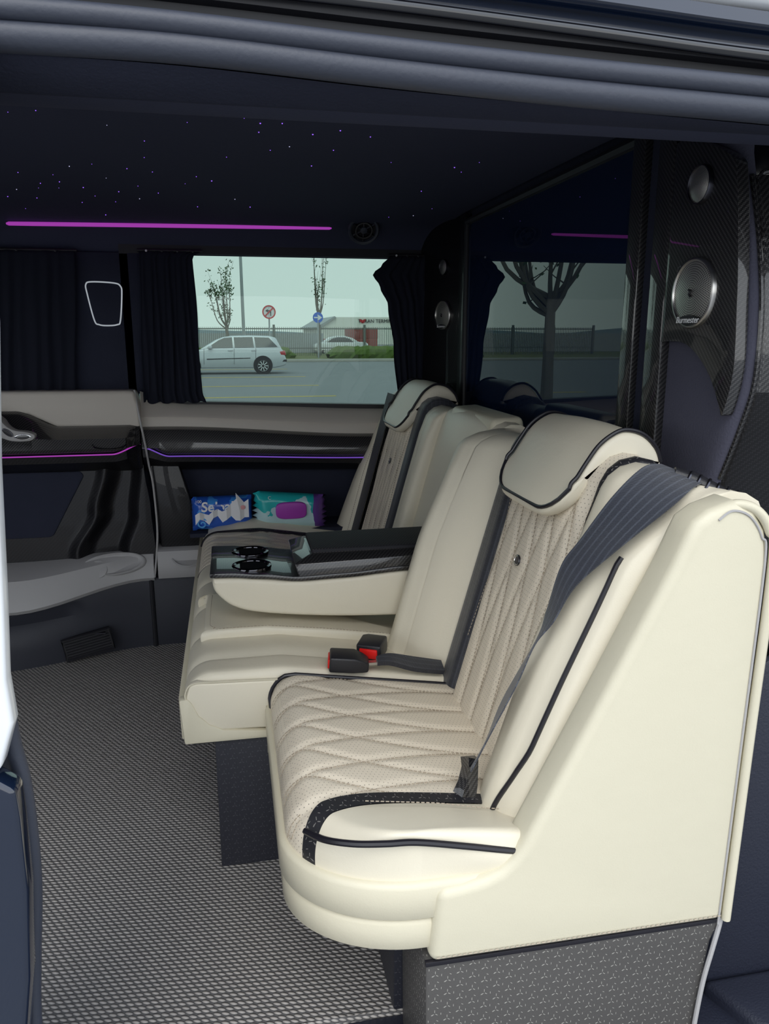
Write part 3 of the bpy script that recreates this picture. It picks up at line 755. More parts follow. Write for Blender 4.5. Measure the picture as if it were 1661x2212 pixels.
def cushion_part(vs, name, mat, quilt, skirt_front=True, near=False):
    rows = []
    for v in vs:
        r = []
        ox, oy = outl(ov(v))
        r.append((ox, oy, .30))
        for u in us:
            x, y = cpoint(u, v); z = hz_near(x, y, quilt)
            if not quilt:
                z += .030*sm(x, .05, .18)*min(1, (v-.78)/.22*1.15) if near else .0015
            r.append((x, y, z))
        rows.append(r)
    if near:
        last = rows[-1]
        for dz, o_ in ((-.012, -.006), (-.03, -.008), (-.05, -.003), (-.09, .01)):
            rows.append([(p[0], p[1]+o_*sm(p[0], .225, .33), p[2]+dz if i else .30) for i, p in enumerate(last)])
    return B().grid(rows).obj(name, mat, seat, smooth=80)
cushion_part([i/64*.74 for i in range(65)], 'seat_cushion', 'creamp', True)
cushion_part([.74+.04*i/5 for i in range(6)], 'cushion_band', 'band', False)
cushion_part([.78+.22*(1-(1-i/24)**1.5) for i in range(25)], 'cushion_bolster', 'cream', False, near=True)
st = B()
for k in range(-7, 8):
    for s_ in (1, -1):
        L = []
        for i in range(140):
            x = .052+i*.36/139; y = 1.185+CS*(k+s_*hcush(x))
            ey = .985+(-.045)*math.exp(-(x-.06)/.045)
            if ey+.003 < y < 1.378: L.append((x, y, hz_near(x, y)+.0018))
        dash(st, L)
st.obj('stitching', 'stitch', seat, smooth=0, kind='stuff')
st = B(); dash(st, [(x, .940-.01*sm(x, .25, .35), hz_near(x, .94, False)+.013) for x in [.16+i*.2/40 for i in range(41)]], r=.0009); st.obj('stitching', 'stitch', seat, smooth=0, kind='stuff')
# piping: far edge and near side
B().tube([(.052, 1.36, .345), (.05, 1.379, .365)]+[(x, 1.382, zc(x)-.003-edge_drop(x-.05, .05)) for x in [.052, .056, .062, .07, .08, .1]+[.1+.03*i for i in range(1, 12)]], .0042, 8).obj('piping', 'pipe', seat)
pn = cat([(.073, .910, .401), (.095, .876, .409), (.130, .852, .415), (.17, .8435, .4155), (.211, .843, .412), (.28, .843, .396), (.345, .843, .380), (.42, .843, .366)], 8)
B().tube(pn, .0045, 8).obj('piping', 'pipe', seat)
# cream trim boards wrapping the cushion edge
def trimboard(z0, z1, out, name):
    path = [(.05-.008, 1.385)]+[outl(i/60) for i in range(61)]+[(.30, .847), (.40, .847)]
    P = [Vector((p[0], p[1], 0)) for p in path]; rows = []
    for i, p in enumerate(P):
        t = (P[min(i+1, len(P)-1)]-P[max(0, i-1)]).normalized(); n = Vector((t.y, -t.x, 0))
        if n.dot(Vector((-1, -1, 0))) < 0: n = -n
        r = .008; prf = [(-.012, z0), (out-r*.5, z0), (out, z0+r*.5), (out, z1-r), (out-r*.3, z1-r*.3), (out-r, z1), (-.012, z1)]
        rows.append([(p.x+n.x*o_, p.y+n.y*o_, z_) for o_, z_ in prf])
    b = B().grid(rows, closev=True); b.f.append(list(range(7))); b.f.append([(len(rows)-1)*7+k for k in range(7)])
    return b.obj(name, 'trimc', seat, smooth=45)
trimboard(.297, .352, .010, 'trim_board'); trimboard(.248, .2955, .006, 'trim_board')
B().box((.20, .93, .255), (.6, 1.375, .30)).obj('seat_frame', 'blackp', seat)
# side shell: outer face at the door, with rounded edges
sh = [(.226, .233), (.236, .343), (.27, .3465), (.300, .352), (.322, .361), (.339, .376), (.353, .396), (.44, .572), (.535, .768), (.548, .800), (.558, .822), (.578, .836), (.612, .847), (.640, .836), (.660, .808), (.670, .765), (.667, .50), (.663, .228)]
B().prism(sh, 'y', .829, .888).obj('side_shell', 'shell', seat, bevel=.014, seg=5, limit=50, smooth=60)
# rear rim and seam of the shell
rim = cat([(.664, .829, .232), (.668, .829, .50), (.672, .829, .765), (.663, .830, .806), (.643, .832, .833), (.618, .838, .841), (.60, .85, .83)], 8)
B().tube(rim, .0065, 10).obj('shell_rim', 'shell', seat)
B().tube([(p[0]-.012, .8285, p[2]-.006) for p in rim], .0016, 6).obj('shell_seam', 'grey', seat)
st = B(); dash(st, [(x, .8275, .2445-.0005*i) for i, x in enumerate([.235+.425*k/9 for k in range(10)])], r=.0009); st.obj('stitching', 'stitch', seat, smooth=0, kind='stuff')
B().box((.60, .90, .25), (.668, 1.56, .80)).obj('back_shell', 'shell', seat, bevel=.02, seg=3)
# base covered in patterned vinyl
B().prism([(.226, -.12), (.222, .2315), (.664, .2275), (.650, .19), (.64, .10), (.635, -.12)], 'y', .836, .985).obj('base', 'starg', seat, bevel=.006)
B().prism([(.222, .2335), (.665, .2295), (.664, .2225), (.222, .2265)], 'y', .8335, .84).obj('base_piping', 'pipe', seat, bevel=.001)
B().box((.212, .99, .0), (.60, 1.37, .262)).obj('base', 'stard', seat, bevel=.004)
B().tube(cat([(.661, .838, .238), (.660, .835, .222), (.650, .832, .18), (.640, .832, .12), (.632, .832, .02), (.625, .832, -.1)], 6), .0035, 8).obj('edge_cord', 'grey', seat)

# ---------------------------------------------------------------- double bench beyond it
ben = root('double_bench', (.3, 2.0, 0), 'cream leather double bench seat beyond the single seat, with fold-down armrest', 'seat')
make_back(ben, True); headrest(ben, True)
GY = [1.388, 1.47, 1.62, 1.80, 1.99, 2.155]
FX = -.112
def bsec(y):
    for a, b in zip(GY, GY[1:]):
        if a <= y <= b:
            p = 2*(y-a)/(b-a)-1; return .013*(1-p**6)-.007
    return 0
def hz_b(x, y, quilt=False):
    z = zc(x)-edge_drop(x-FX, .055)-edge_drop(y-1.388, .014)+bsec(y)
    if quilt: z += .0048*(1-math.exp(-(groove_c(x+.10 if x < .1 else x, MIR-y, 1.185)/.0065)**2))-.004
    if y > 2.5: z += .022*math.sin(math.pi*min(1, (y-2.5)/.16))*sm(x, -.1, .05)
    return z
xs = [FX+.582*(i/60)**1.8 for i in range(61)]
def bpart(ys, name, mat, quilt=False):
    rows = [[(FX+.004, y, .30)]+[(x, y, hz_b(x, y, quilt)) for x in xs] for y in ys]
    return B().grid(rows).obj(name, mat, ben, smooth=80)
yy = []
for a, b in zip(GY, GY[1:]): yy += seq(a, b, 16)[:-1]
yy = [1.388, 1.3885, 1.3895, 1.391, 1.394, 1.398]+[y for y in yy if y > 1.40]+[2.155]
bpart(yy, 'bench_cushion', 'cream')
bpart([2.155+i*.335/50 for i in range(51)], 'seat_cushion', 'creamp', True)
bpart([2.49, 2.497, 2.505, 2.512], 'cushion_band', 'band')
bpart([2.512+.16*i/24 for i in range(25)], 'cushion_bolster', 'cream')
B().tube([(x, 2.155, hz_b(x, 2.155)+.001) for x in xs[:50]], .004, 6).obj('piping', 'pipe', ben)
B().tube([(FX-.002, 2.155, .318), (FX-.002, 2.155, .36)], .004, 6).obj('piping', 'pipe', ben)
B().tube([(x, 2.49, hz_b(x, 2.49)+.001) for x in xs[:50]], .005, 6).obj('piping', 'pipe', ben)
# near end face of the cushion with its seam
ef = [(-.100, .405), (-.108, .38), (-.104, .355), (-.085, .325), (-.06, .306), (.20, .296), (.45, .296), (.45, .352), (.30, .375), (.08, .402), (-.06, .406), (-.085, .409)]
B().prism(ef, 'y', 1.381, 1.40).obj('cushion_end', 'cream', ben, bevel=.006, seg=3, limit=50)
B().tube(cat([(-.106, 1.381, .370), (-.108, 1.381, .385), (-.101, 1.381, .402), (-.085, 1.381, .408), (-.05, 1.381, .4075), (.05, 1.381, .403), (.2, 1.381, .392)], 6), .0016, 6).obj('end_seam', 'trimc', ben)
# trim board round the front and end
tb = [(-.120, .376), (-.114, .284), (.30, .281), (.30, .294), (.05, .298), (-.04, .308), (-.066, .322), (-.085, .342), (-.096, .368), (-.104, .378)]
B().prism(tb, 'y', 1.378, 1.402).obj('trim_board', 'trimc', ben, bevel=.004, seg=2)
B().prism([(-.120, .284), (-.122, .372), (-.106, .372), (-.106, .284)], 'y', 1.40, 2.66).obj('trim_board', 'trimc', ben, bevel=.003)
B().box((-.058, 1.389, .0), (.60, 2.58, .283)).obj('base', 'stard', ben, bevel=.003)
B().box((-.10, 1.402, .27), (.60, 2.64, .32)).obj('seat_frame', 'blackp', ben)
# middle backrest: recessed panel with upper cover
b, _ = loft(bprof, seq(1.566, MIR-1.566, 14), lambda y: -.012+.02*math.sin(math.pi*(y-1.566)/.413), bw)
b.obj('middle_backrest', 'cream', ben, smooth=60)
B().prism([(.545, .80), (.56, .868), (.63, .872), (.645, .80)], 'y', 1.60, 1.92).obj('backrest_cover', 'trimc', ben, bevel=.012, seg=3)
B().box((.60, 1.57, .25), (.668, 2.64, .80)).obj('back_shell', 'shell', ben, bevel=.02, seg=3)
# flap under the armrest
fp = [(.42, 1.565), (-.045, 1.565), (-.063, 1.572), (-.074, 1.59), (-.076, 1.62), (-.074, 1.80), (-.06, 1.815), (.42, 1.818)]
rows = []
fo = cat([(a, b_, 0) for a, b_ in fp], 4)
cx_, cy_ = .17, 1.69
for s_, dz in ((1, .002), (1.005, .012), (1.0, .020), (.985, .0235), (.93, .0245), (.5, .0235), (.0, .0235)):
    rows.append([(cx_+(p.x-cx_)*s_, cy_+(p.y-cy_)*s_, zc(cx_+(p.x-cx_)*s_)-edge_drop(cx_+(p.x-cx_)*s_-FX, .05)+dz) for p in fo])
B().grid(rows).obj('armrest_flap', 'cream', ben, smooth=60)
st = B(); dash(st, [(cx_+(p.x-cx_)*.95, cy_+(p.y-cy_)*.95, zc(p.x)-edge_drop(p.x-FX, .05)+.0255) for p in fo]); st.obj('stitching', 'stitch', ben, smooth=0, kind='stuff')
# ---- armrest
AY0, AY1 = 1.582, 1.798
def atop(x): return interp(x, [(-.06, .549), (-.02, .548), (.05, .541), (.13, .531), (.22, .533), (.36, .541), (.46, .545)])
low = cat([(-.054, .538, 0), (-.050, .52, 0), (-.035, .500, 0), (-.012, .482, 0), (.03, .467, 0), (.12, .453, 0), (.25, .441, 0), (.45, .432, 0)], 5)
ap = [(v.x, v.y) for v in low]+[(x, atop(x)-.001) for x in [.45-i*.05 for i in range(11)]]
b, _ = loft(ap, [AY0, AY0+.001, AY0+.003, AY0+.006, AY0+.01]+[lerp(AY0+.02, AY1-.02, i/4) for i in range(5)]+[AY1-.01, AY1-.004, AY1],
            lambda y: -(.01-math.sqrt(max(0, .0001-(.01-min(.01, min(y-AY0, AY1-y)))**2))), [1.]*len(ap))
arm = b.obj('armrest', 'cream', ben, smooth=50)
tx = [-.058+i*.518/30 for i in range(31)]
tp = [(x, atop(x)) for x in tx]+[(x, atop(x)+.011) for x in tx[::-1]]
B().prism(tp, 'y', AY0-.003, AY1+.003).obj('tray', 'carbonb', arm, bevel=.003, seg=2, limit=45)
b = B()
for x0, x1, i0 in ((.142, .43, 0),):
    za, zt = .540, .584
    lo = [(.128, AY0+.0, za), (.47, AY0+.0, za+.006), (.47, AY1, za+.006), (.128, AY1, za)]
    mi = [(.120, AY0+.006, zt-.016), (.47, AY0+.006, zt-.008), (.47, AY1-.006, zt-.008), (.120, AY1-.006, zt-.016)]
    up = [(.155, AY0+.028, zt-.002), (.47, AY0+.024, zt), (.47, AY1-.024, zt), (.155, AY1-.028, zt-.002)]
    b.add(lo+mi+up, [[0, 1, 5, 4], [1, 2, 6, 5], [2, 3, 7, 6], [3, 0, 4, 7], [4, 5, 9, 8], [5, 6, 10, 9], [6, 7, 11, 10], [7, 4, 8, 11], [8, 9, 10, 11], [3, 2, 1, 0]])
b.obj('pad_frame', 'carbonb', arm, bevel=.003)
B().prism([(.160, AY0+.032), (.47, AY0+.028), (.47, AY1-.028), (.160, AY1-.032)], 'z', .578, .592).obj('pad', leather('black_perforated_leather', (.012, .012, .017), True, .75), arm, bevel=.006, seg=3)
for cy in (1.632, 1.744):
    zc_ = atop(.03)+.011
    B().lathe([(.0405, -.006), (.0435, .002), (.0425, .006), (.038, .0075), (.034, .005), (.0325, -.001)], (.03, cy, zc_), (0, 0, 1), 36).obj('cup_holder_ring', 'bchrome', arm)
    B().lathe([(.0335, .0035), (.033, .002), (.031, .0012), (0, .001)], (.03, cy, zc_), (0, 0, 1), 32).obj('cup_holder', mt['cupshade'], arm)  # flat black disc stands in for the shaded depth of the cup

# ---------------------------------------------------------------- belts
belt = root('seat_belt', (.6, .95, .84), 'black three-point seat belt twisted across the near seat back', 'seat belt')
Lp = [(0.585, 0.965, 0.872), (0.555, 0.962, 0.868), (0.515, 0.966, 0.827), (0.474, 0.972, 0.766), (0.45, 0.975, 0.73), (0.43, 0.972, 0.665), (0.4117, 0.9594, 0.6284), (0.3754, 0.9891, 0.5241), (0.3493, 0.9843, 0.4613), (0.3283, 0.9878, 0.4179)]
Rp = [(0.64, 0.935, 0.85), (0.61, 0.918, 0.848), (0.566, 0.9, 0.825), (0.497, 0.903, 0.772), (0.452, 0.932, 0.712), (0.424, 0.935, 0.662), (0.4019, 0.9436, 0.6264), (0.3783, 0.9438, 0.5694), (0.3455, 0.9505, 0.4951), (0.3214, 0.9663, 0.4248)]
ribbon(Lp, Rp, .002, 'webbing', 'webf', belt)
B().tube([(.60, .955, .862), (.625, .945, .853), (.66, .915, .834)], [.011, .014, .012], 12, flat=.7).obj('belt_guide', 'blackp', belt)
for i in range(6):
    a = lerp(.615, .665, i/5); B().lathe([(.0150, 0), (.0158, .002), (.0150, .004)], (a, .957-.9*(a-.6)*.75, .858-.45*(a-.6)), (.75, -.6, -.35), 14).obj('guide_rib', 'dmetal', belt)
rows = []
for q, (l, r) in enumerate([((.315, .998, .432), (.340, .988, .430)), ((.318, 1.001, .414), (.340, .988, .412)), ((.311, .995, .394), (.338, .982, .392)), ((.298, .988, .374), (.333, .974, .374))]):
    l, r = Vector(l), Vector(r); mid = (l+r)*.5+Vector((-.004, -.008, .006)); rows.append([l, mid, r, (l+r)*.5+Vector((.01, .006, 0))])
b = B().grid(rows, closev=True); b.f.append([0, 1, 2, 3]); b.f.append([12, 13, 14, 15]); b.obj('anchor_flap', 'carbonb', belt, smooth=60)
# far seat belt strap (lies on the far band)
belt2 = root('seat_belt', (.5, 2.5, .8), 'black seat belt strap running down the far seat back', 'seat belt')
Lp = [tuple(bpt(t, 2.475, .02)) for t in (-.02, .3, .6, .9, 1.0)]; Rp = [tuple(bpt(t, 2.522, .032)) for t in (-.02, .3, .6, .9, 1.0)]
ribbon(Lp, Rp, .002, 'webbing', 'web', belt2); B().box((.36, 2.44, .37), (.40, 2.50, .395)).obj('anchor_flap', 'blackp', belt2, bevel=.006)
# buckles
def buckle(name, label, c, d, up, lens, wid, hgt, red_face, catg='buckle'):
    r = root(name, c, label, catg, 'seat belt buckles on the cushions'); d = Vector(d).normalized(); u = Vector(up).normalized(); w = d.cross(u).normalized(); u = w.cross(d); c = Vector(c)
    def P(a, b_, h): return c+d*a+w*b_+u*h
    b = B(); pts = []
    for a, s_, hh in ((0, 1, 1), (lens*.62, 1, 1), (lens*.85, .85, .8), (lens, .7, .6)):
        pts.append([P(a, -wid*.5*s_, 0), P(a, wid*.5*s_, 0), P(a, wid*.5*s_, hgt*hh), P(a, -wid*.5*s_, hgt*hh)])
    b.grid(pts, closev=True); b.f += [[0, 1, 2, 3], [12, 15, 14, 13]]; b.obj('buckle_body', 'blackp', r, bevel=.004, seg=3)
    b = B(); q = [P(-.003, -wid*.36, hgt*.16), P(-.003, wid*.36, hgt*.16), P(-.003, wid*.36, hgt*.78), P(-.003, -wid*.36, hgt*.78)]; q2 = [p+d*.02 for p in q]
    b.add(q+q2, [[0, 1, 2, 3], [4, 7, 6, 5], [0, 4, 5, 1], [1, 5, 6, 2], [2, 6, 7, 3], [3, 7, 4, 0]]); o = b.obj('release_button', 'red', r, bevel=.002); o['label'] = 'red release button'
    return r
bk1 = buckle('belt_buckle', 'black belt buckle with bright red button facing the door, by the middle backrest', (.252, 1.428, .404), (.45, .85, .12), (0, 0, 1), .07, .052, .034, 1)
bk2 = buckle('belt_buckle', 'black belt buckle lying along the edge of the quilted near cushion', (.168, 1.405, .408), (.96, -.12, -.08), (0, -.1, 1), .078, .046, .032, 1)
ribbon([(.262, 1.385, .415), (.29, 1.384, .413), (.34, 1.385, .395), (.40, 1.39, .382)], [(.262, 1.402, .420), (.29, 1.408, .422), (.34, 1.415, .408), (.40, 1.42, .392)], .01, 'buckle_strap', 'web', bk2)
B().box((.244, 1.388, .412), (.268, 1.400, .417)).obj('latch_tongue', 'satin', bk2)

# ================================================================== CABIN FITTINGS
# speakers
def speaker(c, n, up, rx, label, badge, grille='speaker'):
    c = Vector(c); n = Vector(n).normalized(); u = (Vector(up)-n*n.dot(Vector(up))).normalized(); w = u.cross(n)
    r = root('speaker', c, label, 'speaker', 'round speakers in the carbon corner panels')
    def dsk(rad, h): return [c+n*h+(w*math.cos(a)+u*math.sin(a))*rad for a in [2*math.pi*i/48 for i in range(48)]]
    b = B(); b.grid([dsk(rx*1.06, -.004), dsk(rx*1.06, .003), dsk(rx*1.02, .006), dsk(rx*.97, .006), dsk(rx*.94, .003)], closev=True); b.obj('speaker_rim', 'satin' if badge else 'dmetal', r, smooth=60)
    b = B(); rings = [dsk(rx*k, .003+.004*(1-k*k)) for k in (.95, .8, .6, .4, .2, .01)]; b.grid(rings, closev=True)
    b.obj('speaker_grille', grille, r, smooth=80, uv=lambda p: (((p-c).dot(w))/rx, ((p-c).dot(u))/rx))
    if badge:
        b = B(); a0 = [math.radians(d) for d in range(-128, -51, 4)]
        top = [c+n*.0078+(w*math.cos(a)*.95+u*math.sin(a)*.95)*rx for a in a0]; mid = [c+n*.0082+w*math.cos(a)*rx*.95+u*(-.70+.05*math.cos((a+math.pi/2)*4))*rx for a in a0]
        b.grid([top, mid]); b.obj('badge_plate', 'blackp', r, smooth=60)
        text('Burmester', rx*.27, 'white', 'badge_text', r, c+n*.0086-u*rx*.80, w, u, .0003, shear=.25)
        b = B(); b.tube([c+n*.0085+u*rx*.10-w*rx*.05, c+n*.0085+u*rx*.04+w*rx*.03, c+n*.0085-u*rx*.04-w*rx*.02, c+n*.0085-u*rx*.12+w*rx*.05], .0016, 6); b.obj('centre_mark', 'blackp', r)
    return r
sn = (-1, -.02, 0)
speaker((.704, 1.107, 1.11), sn, (0, 0, 1), .0505, 'large round metal speaker with a name badge in the near carbon panel', True)
speaker((.704, 1.113, 1.266), sn, (0, 0, 1), .027, 'small round tweeter at the top of the near carbon panel', False)
fn_ = Vector((-.29, -.08, 0)); fn_ = Vector((-.964, -.266, 0))
def fcp(y): return .735-(y-2.40)*.2759
speaker((fcp(2.52)-.003, 2.52, 1.108), fn_, (0, 0, 1), .045, 'larger round speaker in the far corner beside the window curtain', True)
speaker((fcp(2.52)-.003, 2.52, 1.258), fn_, (0, 0, 1), .024, 'small round tweeter in the far corner beside the window curtain', False)
# ceiling light strip, round vent, pillar lamp
strip = tag(B().tube([(x, 2.605, 1.3690+.0118*(x+.63)) for x in (-.632, -.625, -.56, -.3, 0, .2, .338, .345)], [.003, .0062, .0066, .0066, .0066, .0066, .0062, .003], 10, flat=.9).obj('ceiling_light_strip', 'purple'), 'long glowing magenta light strip along the edge of the ceiling', 'light strip')
vc = Vector((.445, 2.575, 1.3745)); vn_ = Vector((-.05, -.80, -.60)).normalized(); vu = (Vector((0, 0, 1))-vn_*vn_.z).normalized(); vw = vu.cross(vn_)
rv = root('ceiling_vent', vc, 'round black air vent in the ceiling edge right of the light strip', 'air vent')
def vd(rad, h): return [vc+vn_*h+(vw*math.cos(a)+vu*math.sin(a))*rad for a in [2*math.pi*i/40 for i in range(40)]]
B().grid([vd(.05, -.008), vd(.051, .004), vd(.047, .008), vd(.041, .006), vd(.038, -.002)], closev=True).obj('vent_ring', 'rubber', rv, smooth=50)
B().grid([vd(.040, -.004), vd(.001, -.006)], closev=True).obj('vent_backing', 'rubberd', rv)
B().grid([vd(.030, .004), vd(.028, .008), vd(.024, .008), vd(.022, .003)], closev=True).obj('inner_ring', 'dmetal', rv, smooth=50)
B().grid([vd(.012, .002), vd(.011, .008), vd(.004, .010), vd(.0005, .010)], closev=True).obj('hub', 'rubber', rv, smooth=50)
for i in range(6):
    a = math.radians(30+60*i); d = vw*math.cos(a)+vu*math.sin(a)
    B().tube([vc+d*.010+vn_*.004, vc+d*.039+vn_*.003], .003, 6).obj('spoke', 'dmetal', rv)
lamp = root('wall_lamp', (-.385, 2.665, 1.14), 'dark trapezoid reading lamp outlined by a bright ring on the pillar', 'lamp')
lpts = cat([(-.430, 2.662, 1.20), (-.412, 2.662, 1.208), (-.345, 2.662, 1.205), (-.326, 2.662, 1.195), (-.324, 2.662, 1.17), (-.334, 2.662, 1.09), (-.345, 2.662, 1.077), (-.375, 2.662, 1.074), (-.40, 2.662, 1.077), (-.413, 2.662, 1.09), (-.428, 2.662, 1.17)], 6, True)
B().prism([(p.x, p.z) for p in lpts], 'y', 2.661, 2.675).obj('lamp_lens', 'suede', lamp, bevel=.001)
B().tube(lpts, .0024, 8, closed=True).obj('lamp_ring', emis('ring_shine_glow', (.75, .82, .90), .38), lamp)  # chrome ring given a glow in place of its shine
# curtains
def curtain(name, label, lx, rx, zt, zb, y, pleats, amp=.007, hooks=True):
    """lx, rx: functions of s (0 top..1 bottom) giving the side edges"""
    r = root(name, ((lx(0)+rx(0))/2, y, zb), label, 'curtain', 'black pleated curtains on the side windows'); rows = []
    for i in range(41):
        s_ = i/40; row = []
        for k in range(pleats*8+1):
            q = k/(pleats*8); x = lerp(lx(s_), rx(s_), q)
            a = amp*(.45+.75*s_)*(.6+.4*math.sin(q*23+1.3))
            hem = .0035*math.sin(q*pleats*math.pi+.7)*s_**3
            row.append((x+.002*math.sin(s_*7+q*31), y+a*math.sin(q*pleats*2*math.pi+.5*math.sin(s_*4+q*9)), lerp(zt, zb, s_)+hem-.0))
        rows.append(row)
    b = B().grid(rows); o = b.obj('curtain_cloth', 'curtain', r, smooth=80, recalc=False)
    md = o.modifiers.new('thick', 'SOLIDIFY'); md.thickness = .0012
    B().tube([(lx(0)-.005, y+.004, zt+.003), (rx(0)+.005, y+.004, zt+.003)], .004, 8).obj('curtain_rail', 'rubberd', r)
    for k in range(4):
        x = lerp(lx(0), rx(0), (k+.5)/4); B().lathe([(.0035, 0), (.0035, .003), (0, .004)], (x, y-.008, zt), (0, -1, 0), 8).obj('glider', 'white' if k in (0,) else 'blackp', r)
    return r
curtain('curtain', 'black pleated curtain at the left end of the side wall', lambda s: -.90-.04*s, lambda s: -.452-.035*s-.0*s, 1.298, .838, 2.648, 12)
curtain('curtain', 'black pleated curtain gathered at the left edge of the clear window', lambda s: -.262-.016*s, lambda s: interp(s, [(0, -.072), (.035, -.098), (.5, -.092), (.93, -.088), (1, -.078)]), 1.303, .826, 2.648, 9)
curtain('curtain', 'black curtain tied back at the right edge of the window by the far seat', lambda s: interp(s, [(0, .548), (.06, .52), (.12, .487), (.2, .512), (.32, .54), (.6, .563), (1, .578)]), lambda s: .70, 1.303, .80, 2.650, 7, .006)
# window switches and bottle ring on the far door shelf
sw = root('switch_panel', (-.65, 2.52, .76), 'grey window switch panel on the far door shelf', 'switch')
sp_ = cat([(-.80, .83, 0), (-.72, .822, 0), (-.685, .798, 0), (-.667, .777, 0), (-.645, .763, 0), (-.610, .757, 0), (-.590, .748, 0), (-.592, .736, 0), (-.61, .729, 0), (-.655, .730, 0), (-.70, .745, 0), (-.80, .77, 0)], 5, True)
B().prism([(p.x, p.y) for p in sp_], 'y', 2.500, 2.56).obj('switch_plate', 'grey', sw, bevel=.004, seg=2)
def oval(cx, cz, rx, rz, y, mat, name, par, rot=0):
    b = B(); P = []
    for a in [2*math.pi*i/24 for i in range(24)]:
        x, z = math.cos(a)*rx, math.sin(a)*rz; P.append((cx+x*math.cos(rot)-z*math.sin(rot), cz+x*math.sin(rot)+z*math.cos(rot)))
    b.prism(P, 'y', y, y+.01); return b.obj(name, mat, par, bevel=.0015)
oval(-.622, .743, .024, .009, 2.495, 'chrome', 'rocker_ring', sw); oval(-.622, .743, .020, .007, 2.492, 'gloss', 'rocker', sw)
oval(-.664, .757, .018, .008, 2.495, 'dmetal', 'rocker_ring', sw, -.7); oval(-.664, .757, .015, .006, 2.492, 'blackp', 'rocker', sw, -.7)
oval(-.700, .79, .016, .008, 2.495, 'dmetal', 'rocker_ring', sw, -.7)
tag(B().tube([(-.375+.05*math.cos(a), 2.508+.03*math.sin(a)-.004, .712+.010*math.sin(a)) for a in [i*math.pi/16 for i in range(32)]], .0022, 6, closed=True).obj('cup_ring', 'gloss'), 'thin glossy ring of the cup holder in the far door shelf', 'cup holder')

# tissue pack
tp_ = root('tissue_pack', (-.04, 2.60, .40), 'blue and white pack of paper tissues leaning in the niche', 'tissue pack')
k = NT('tissue_wrap'); u, v = k.uv()
n1 = k.noise(26, 2); k.set(color=k.mix(k.m_('GREATER_THAN', n1, .56), c4(.02, .10, .50), c4(.05, .28, .75)), rough=.25, coat=.4)
def puffy(x0, x1, z0, z1, y0, y1, name, mat, par, rx=.012, tilt=0., nx=24, nz=14, crimp=0.):
    rows = []
    for side in (0, 1):
        g = []
        for i in range(nz+1):
            r_ = []
            for j in range(nx+1):
                a, b_ = j/nx, i/nz; e = min(1, min(a, 1-a)*7)*min(1, min(b_, 1-b_)*5); e = max(0, e)**.5
                x = lerp(x0, x1, a)+crimp*math.sin(b_*40)*(1-e)*.3; z = lerp(z0, z1, b_)+tilt*(a-.5)
                ym_ = (y0+y1)/2; y = ym_+(-1 if side == 0 else 1)*(y1-y0)/2*e+.0025*math.sin(a*17+b_*5)*e
                r_.append((x, y, z))
            g.append(r_)
        rows.append(g)
    b = B(); b.grid(rows[0]); b.grid(rows[1]); return b.obj(name, mat, par, smooth=60)
puffy(-.142, .056, .404, .519, 2.555, 2.615, 'wrapper', k.m, tp_)
text('Selpak', .046, 'white', 'brand_text', tp_, (-.052, 2.5545, .487), (1, 0, 0), (0, 0, 1), .0005, bold=.0009, shear=.1)
text('100', .014, 'white', 'count_text', tp_, (-.118, 2.556, .507), (1, 0, 0), (0, 0, 1), .0004)
B().tube([(-.108+.019*math.cos(a)*q, 2.5535, .432+.019*math.sin(a)*q) for a, q in [(i*.35, 1-i*.03) for i in range(28)]], .003, 6).obj('swirl_print', plain('swirl_blue', (.10, .42, .85), .4), tp_)
rows = []
for i in range(13):
    a = i/12; x = lerp(-.13, .045, a); w = .012+.014*sm(a, .4, .85)
    rows.append([(x, 2.548-.006*math.sin(i*2.1), .452+.026*a+.008*math.sin(i*1.7)+d*w-(.01 if d < 0 and i % 3 == 0 else 0)) for d in (-1, -.4, .2, 1)])
rows[10][3] = (rows[10][3][0]-.012, 2.545, .535); rows[9][3] = (rows[9][3][0]+.004, 2.545, .515)
b = B().grid(rows); b.obj('tissue_sheet', plain('tissue_paper', (.82, .82, .84), .9), tp_, smooth=20)
oval(.025, .484, .009, .007, 2.546, plain('pink_print', (.75, .35, .36), .6), 'pink_mark', tp_)
# wet wipes pack
wp = root('wipes_pack', (.185, 2.60, .40), 'turquoise and white wet wipes pack with a purple lid', 'wipes pack')
k = NT('wipes_wrap'); n1 = k.noise(13, 3); xx = k.n('ShaderNodeSeparateXYZ'); k.t.links.new(k.n('ShaderNodeTexCoord').outputs['Object'], xx.inputs[0])
g1 = k.mix(k.m_('GREATER_THAN', k.m_('ADD', n1, k.m_('MULTIPLY', k.m_('SUBTRACT', xx.outputs[2], .475), 6.)), .52), c4(.55, .78, .80), c4(.02, .50, .50))
g2 = k.mix(k.m_('GREATER_THAN', k.m_('ADD', xx.outputs[0], k.m_('MULTIPLY', n1, .03)), .278), g1, c4(.16, .06, .34))
k.set(color=g2, rough=.3, coat=.3)
puffy(.065, .302, .404, .522, 2.545, 2.61, 'wrapper', k.m, wp, tilt=-.022, crimp=.03)
lid = []
for a in [2*math.pi*i/40 for i in range(40)]:
    c_, s_ = math.cos(a), math.sin(a); lid.append((.186+.052*abs(c_)**.55*(1 if c_ > 0 else -1), .468+.029*abs(s_)**.55*(1 if s_ > 0 else -1)-.0*c_))
B().prism(lid, 'y', 2.534, 2.556).obj('lid', plain('purple_lid', (.44, .06, .50), .35), wp, bevel=.005, seg=3)
text('C', .016, plain('navy_print', (.03, .06, .35), .5) and 'white', 'logo_text', wp, (.115, 2.5475, .512), (1, 0, -.05), (0, 0, 1), .0004)

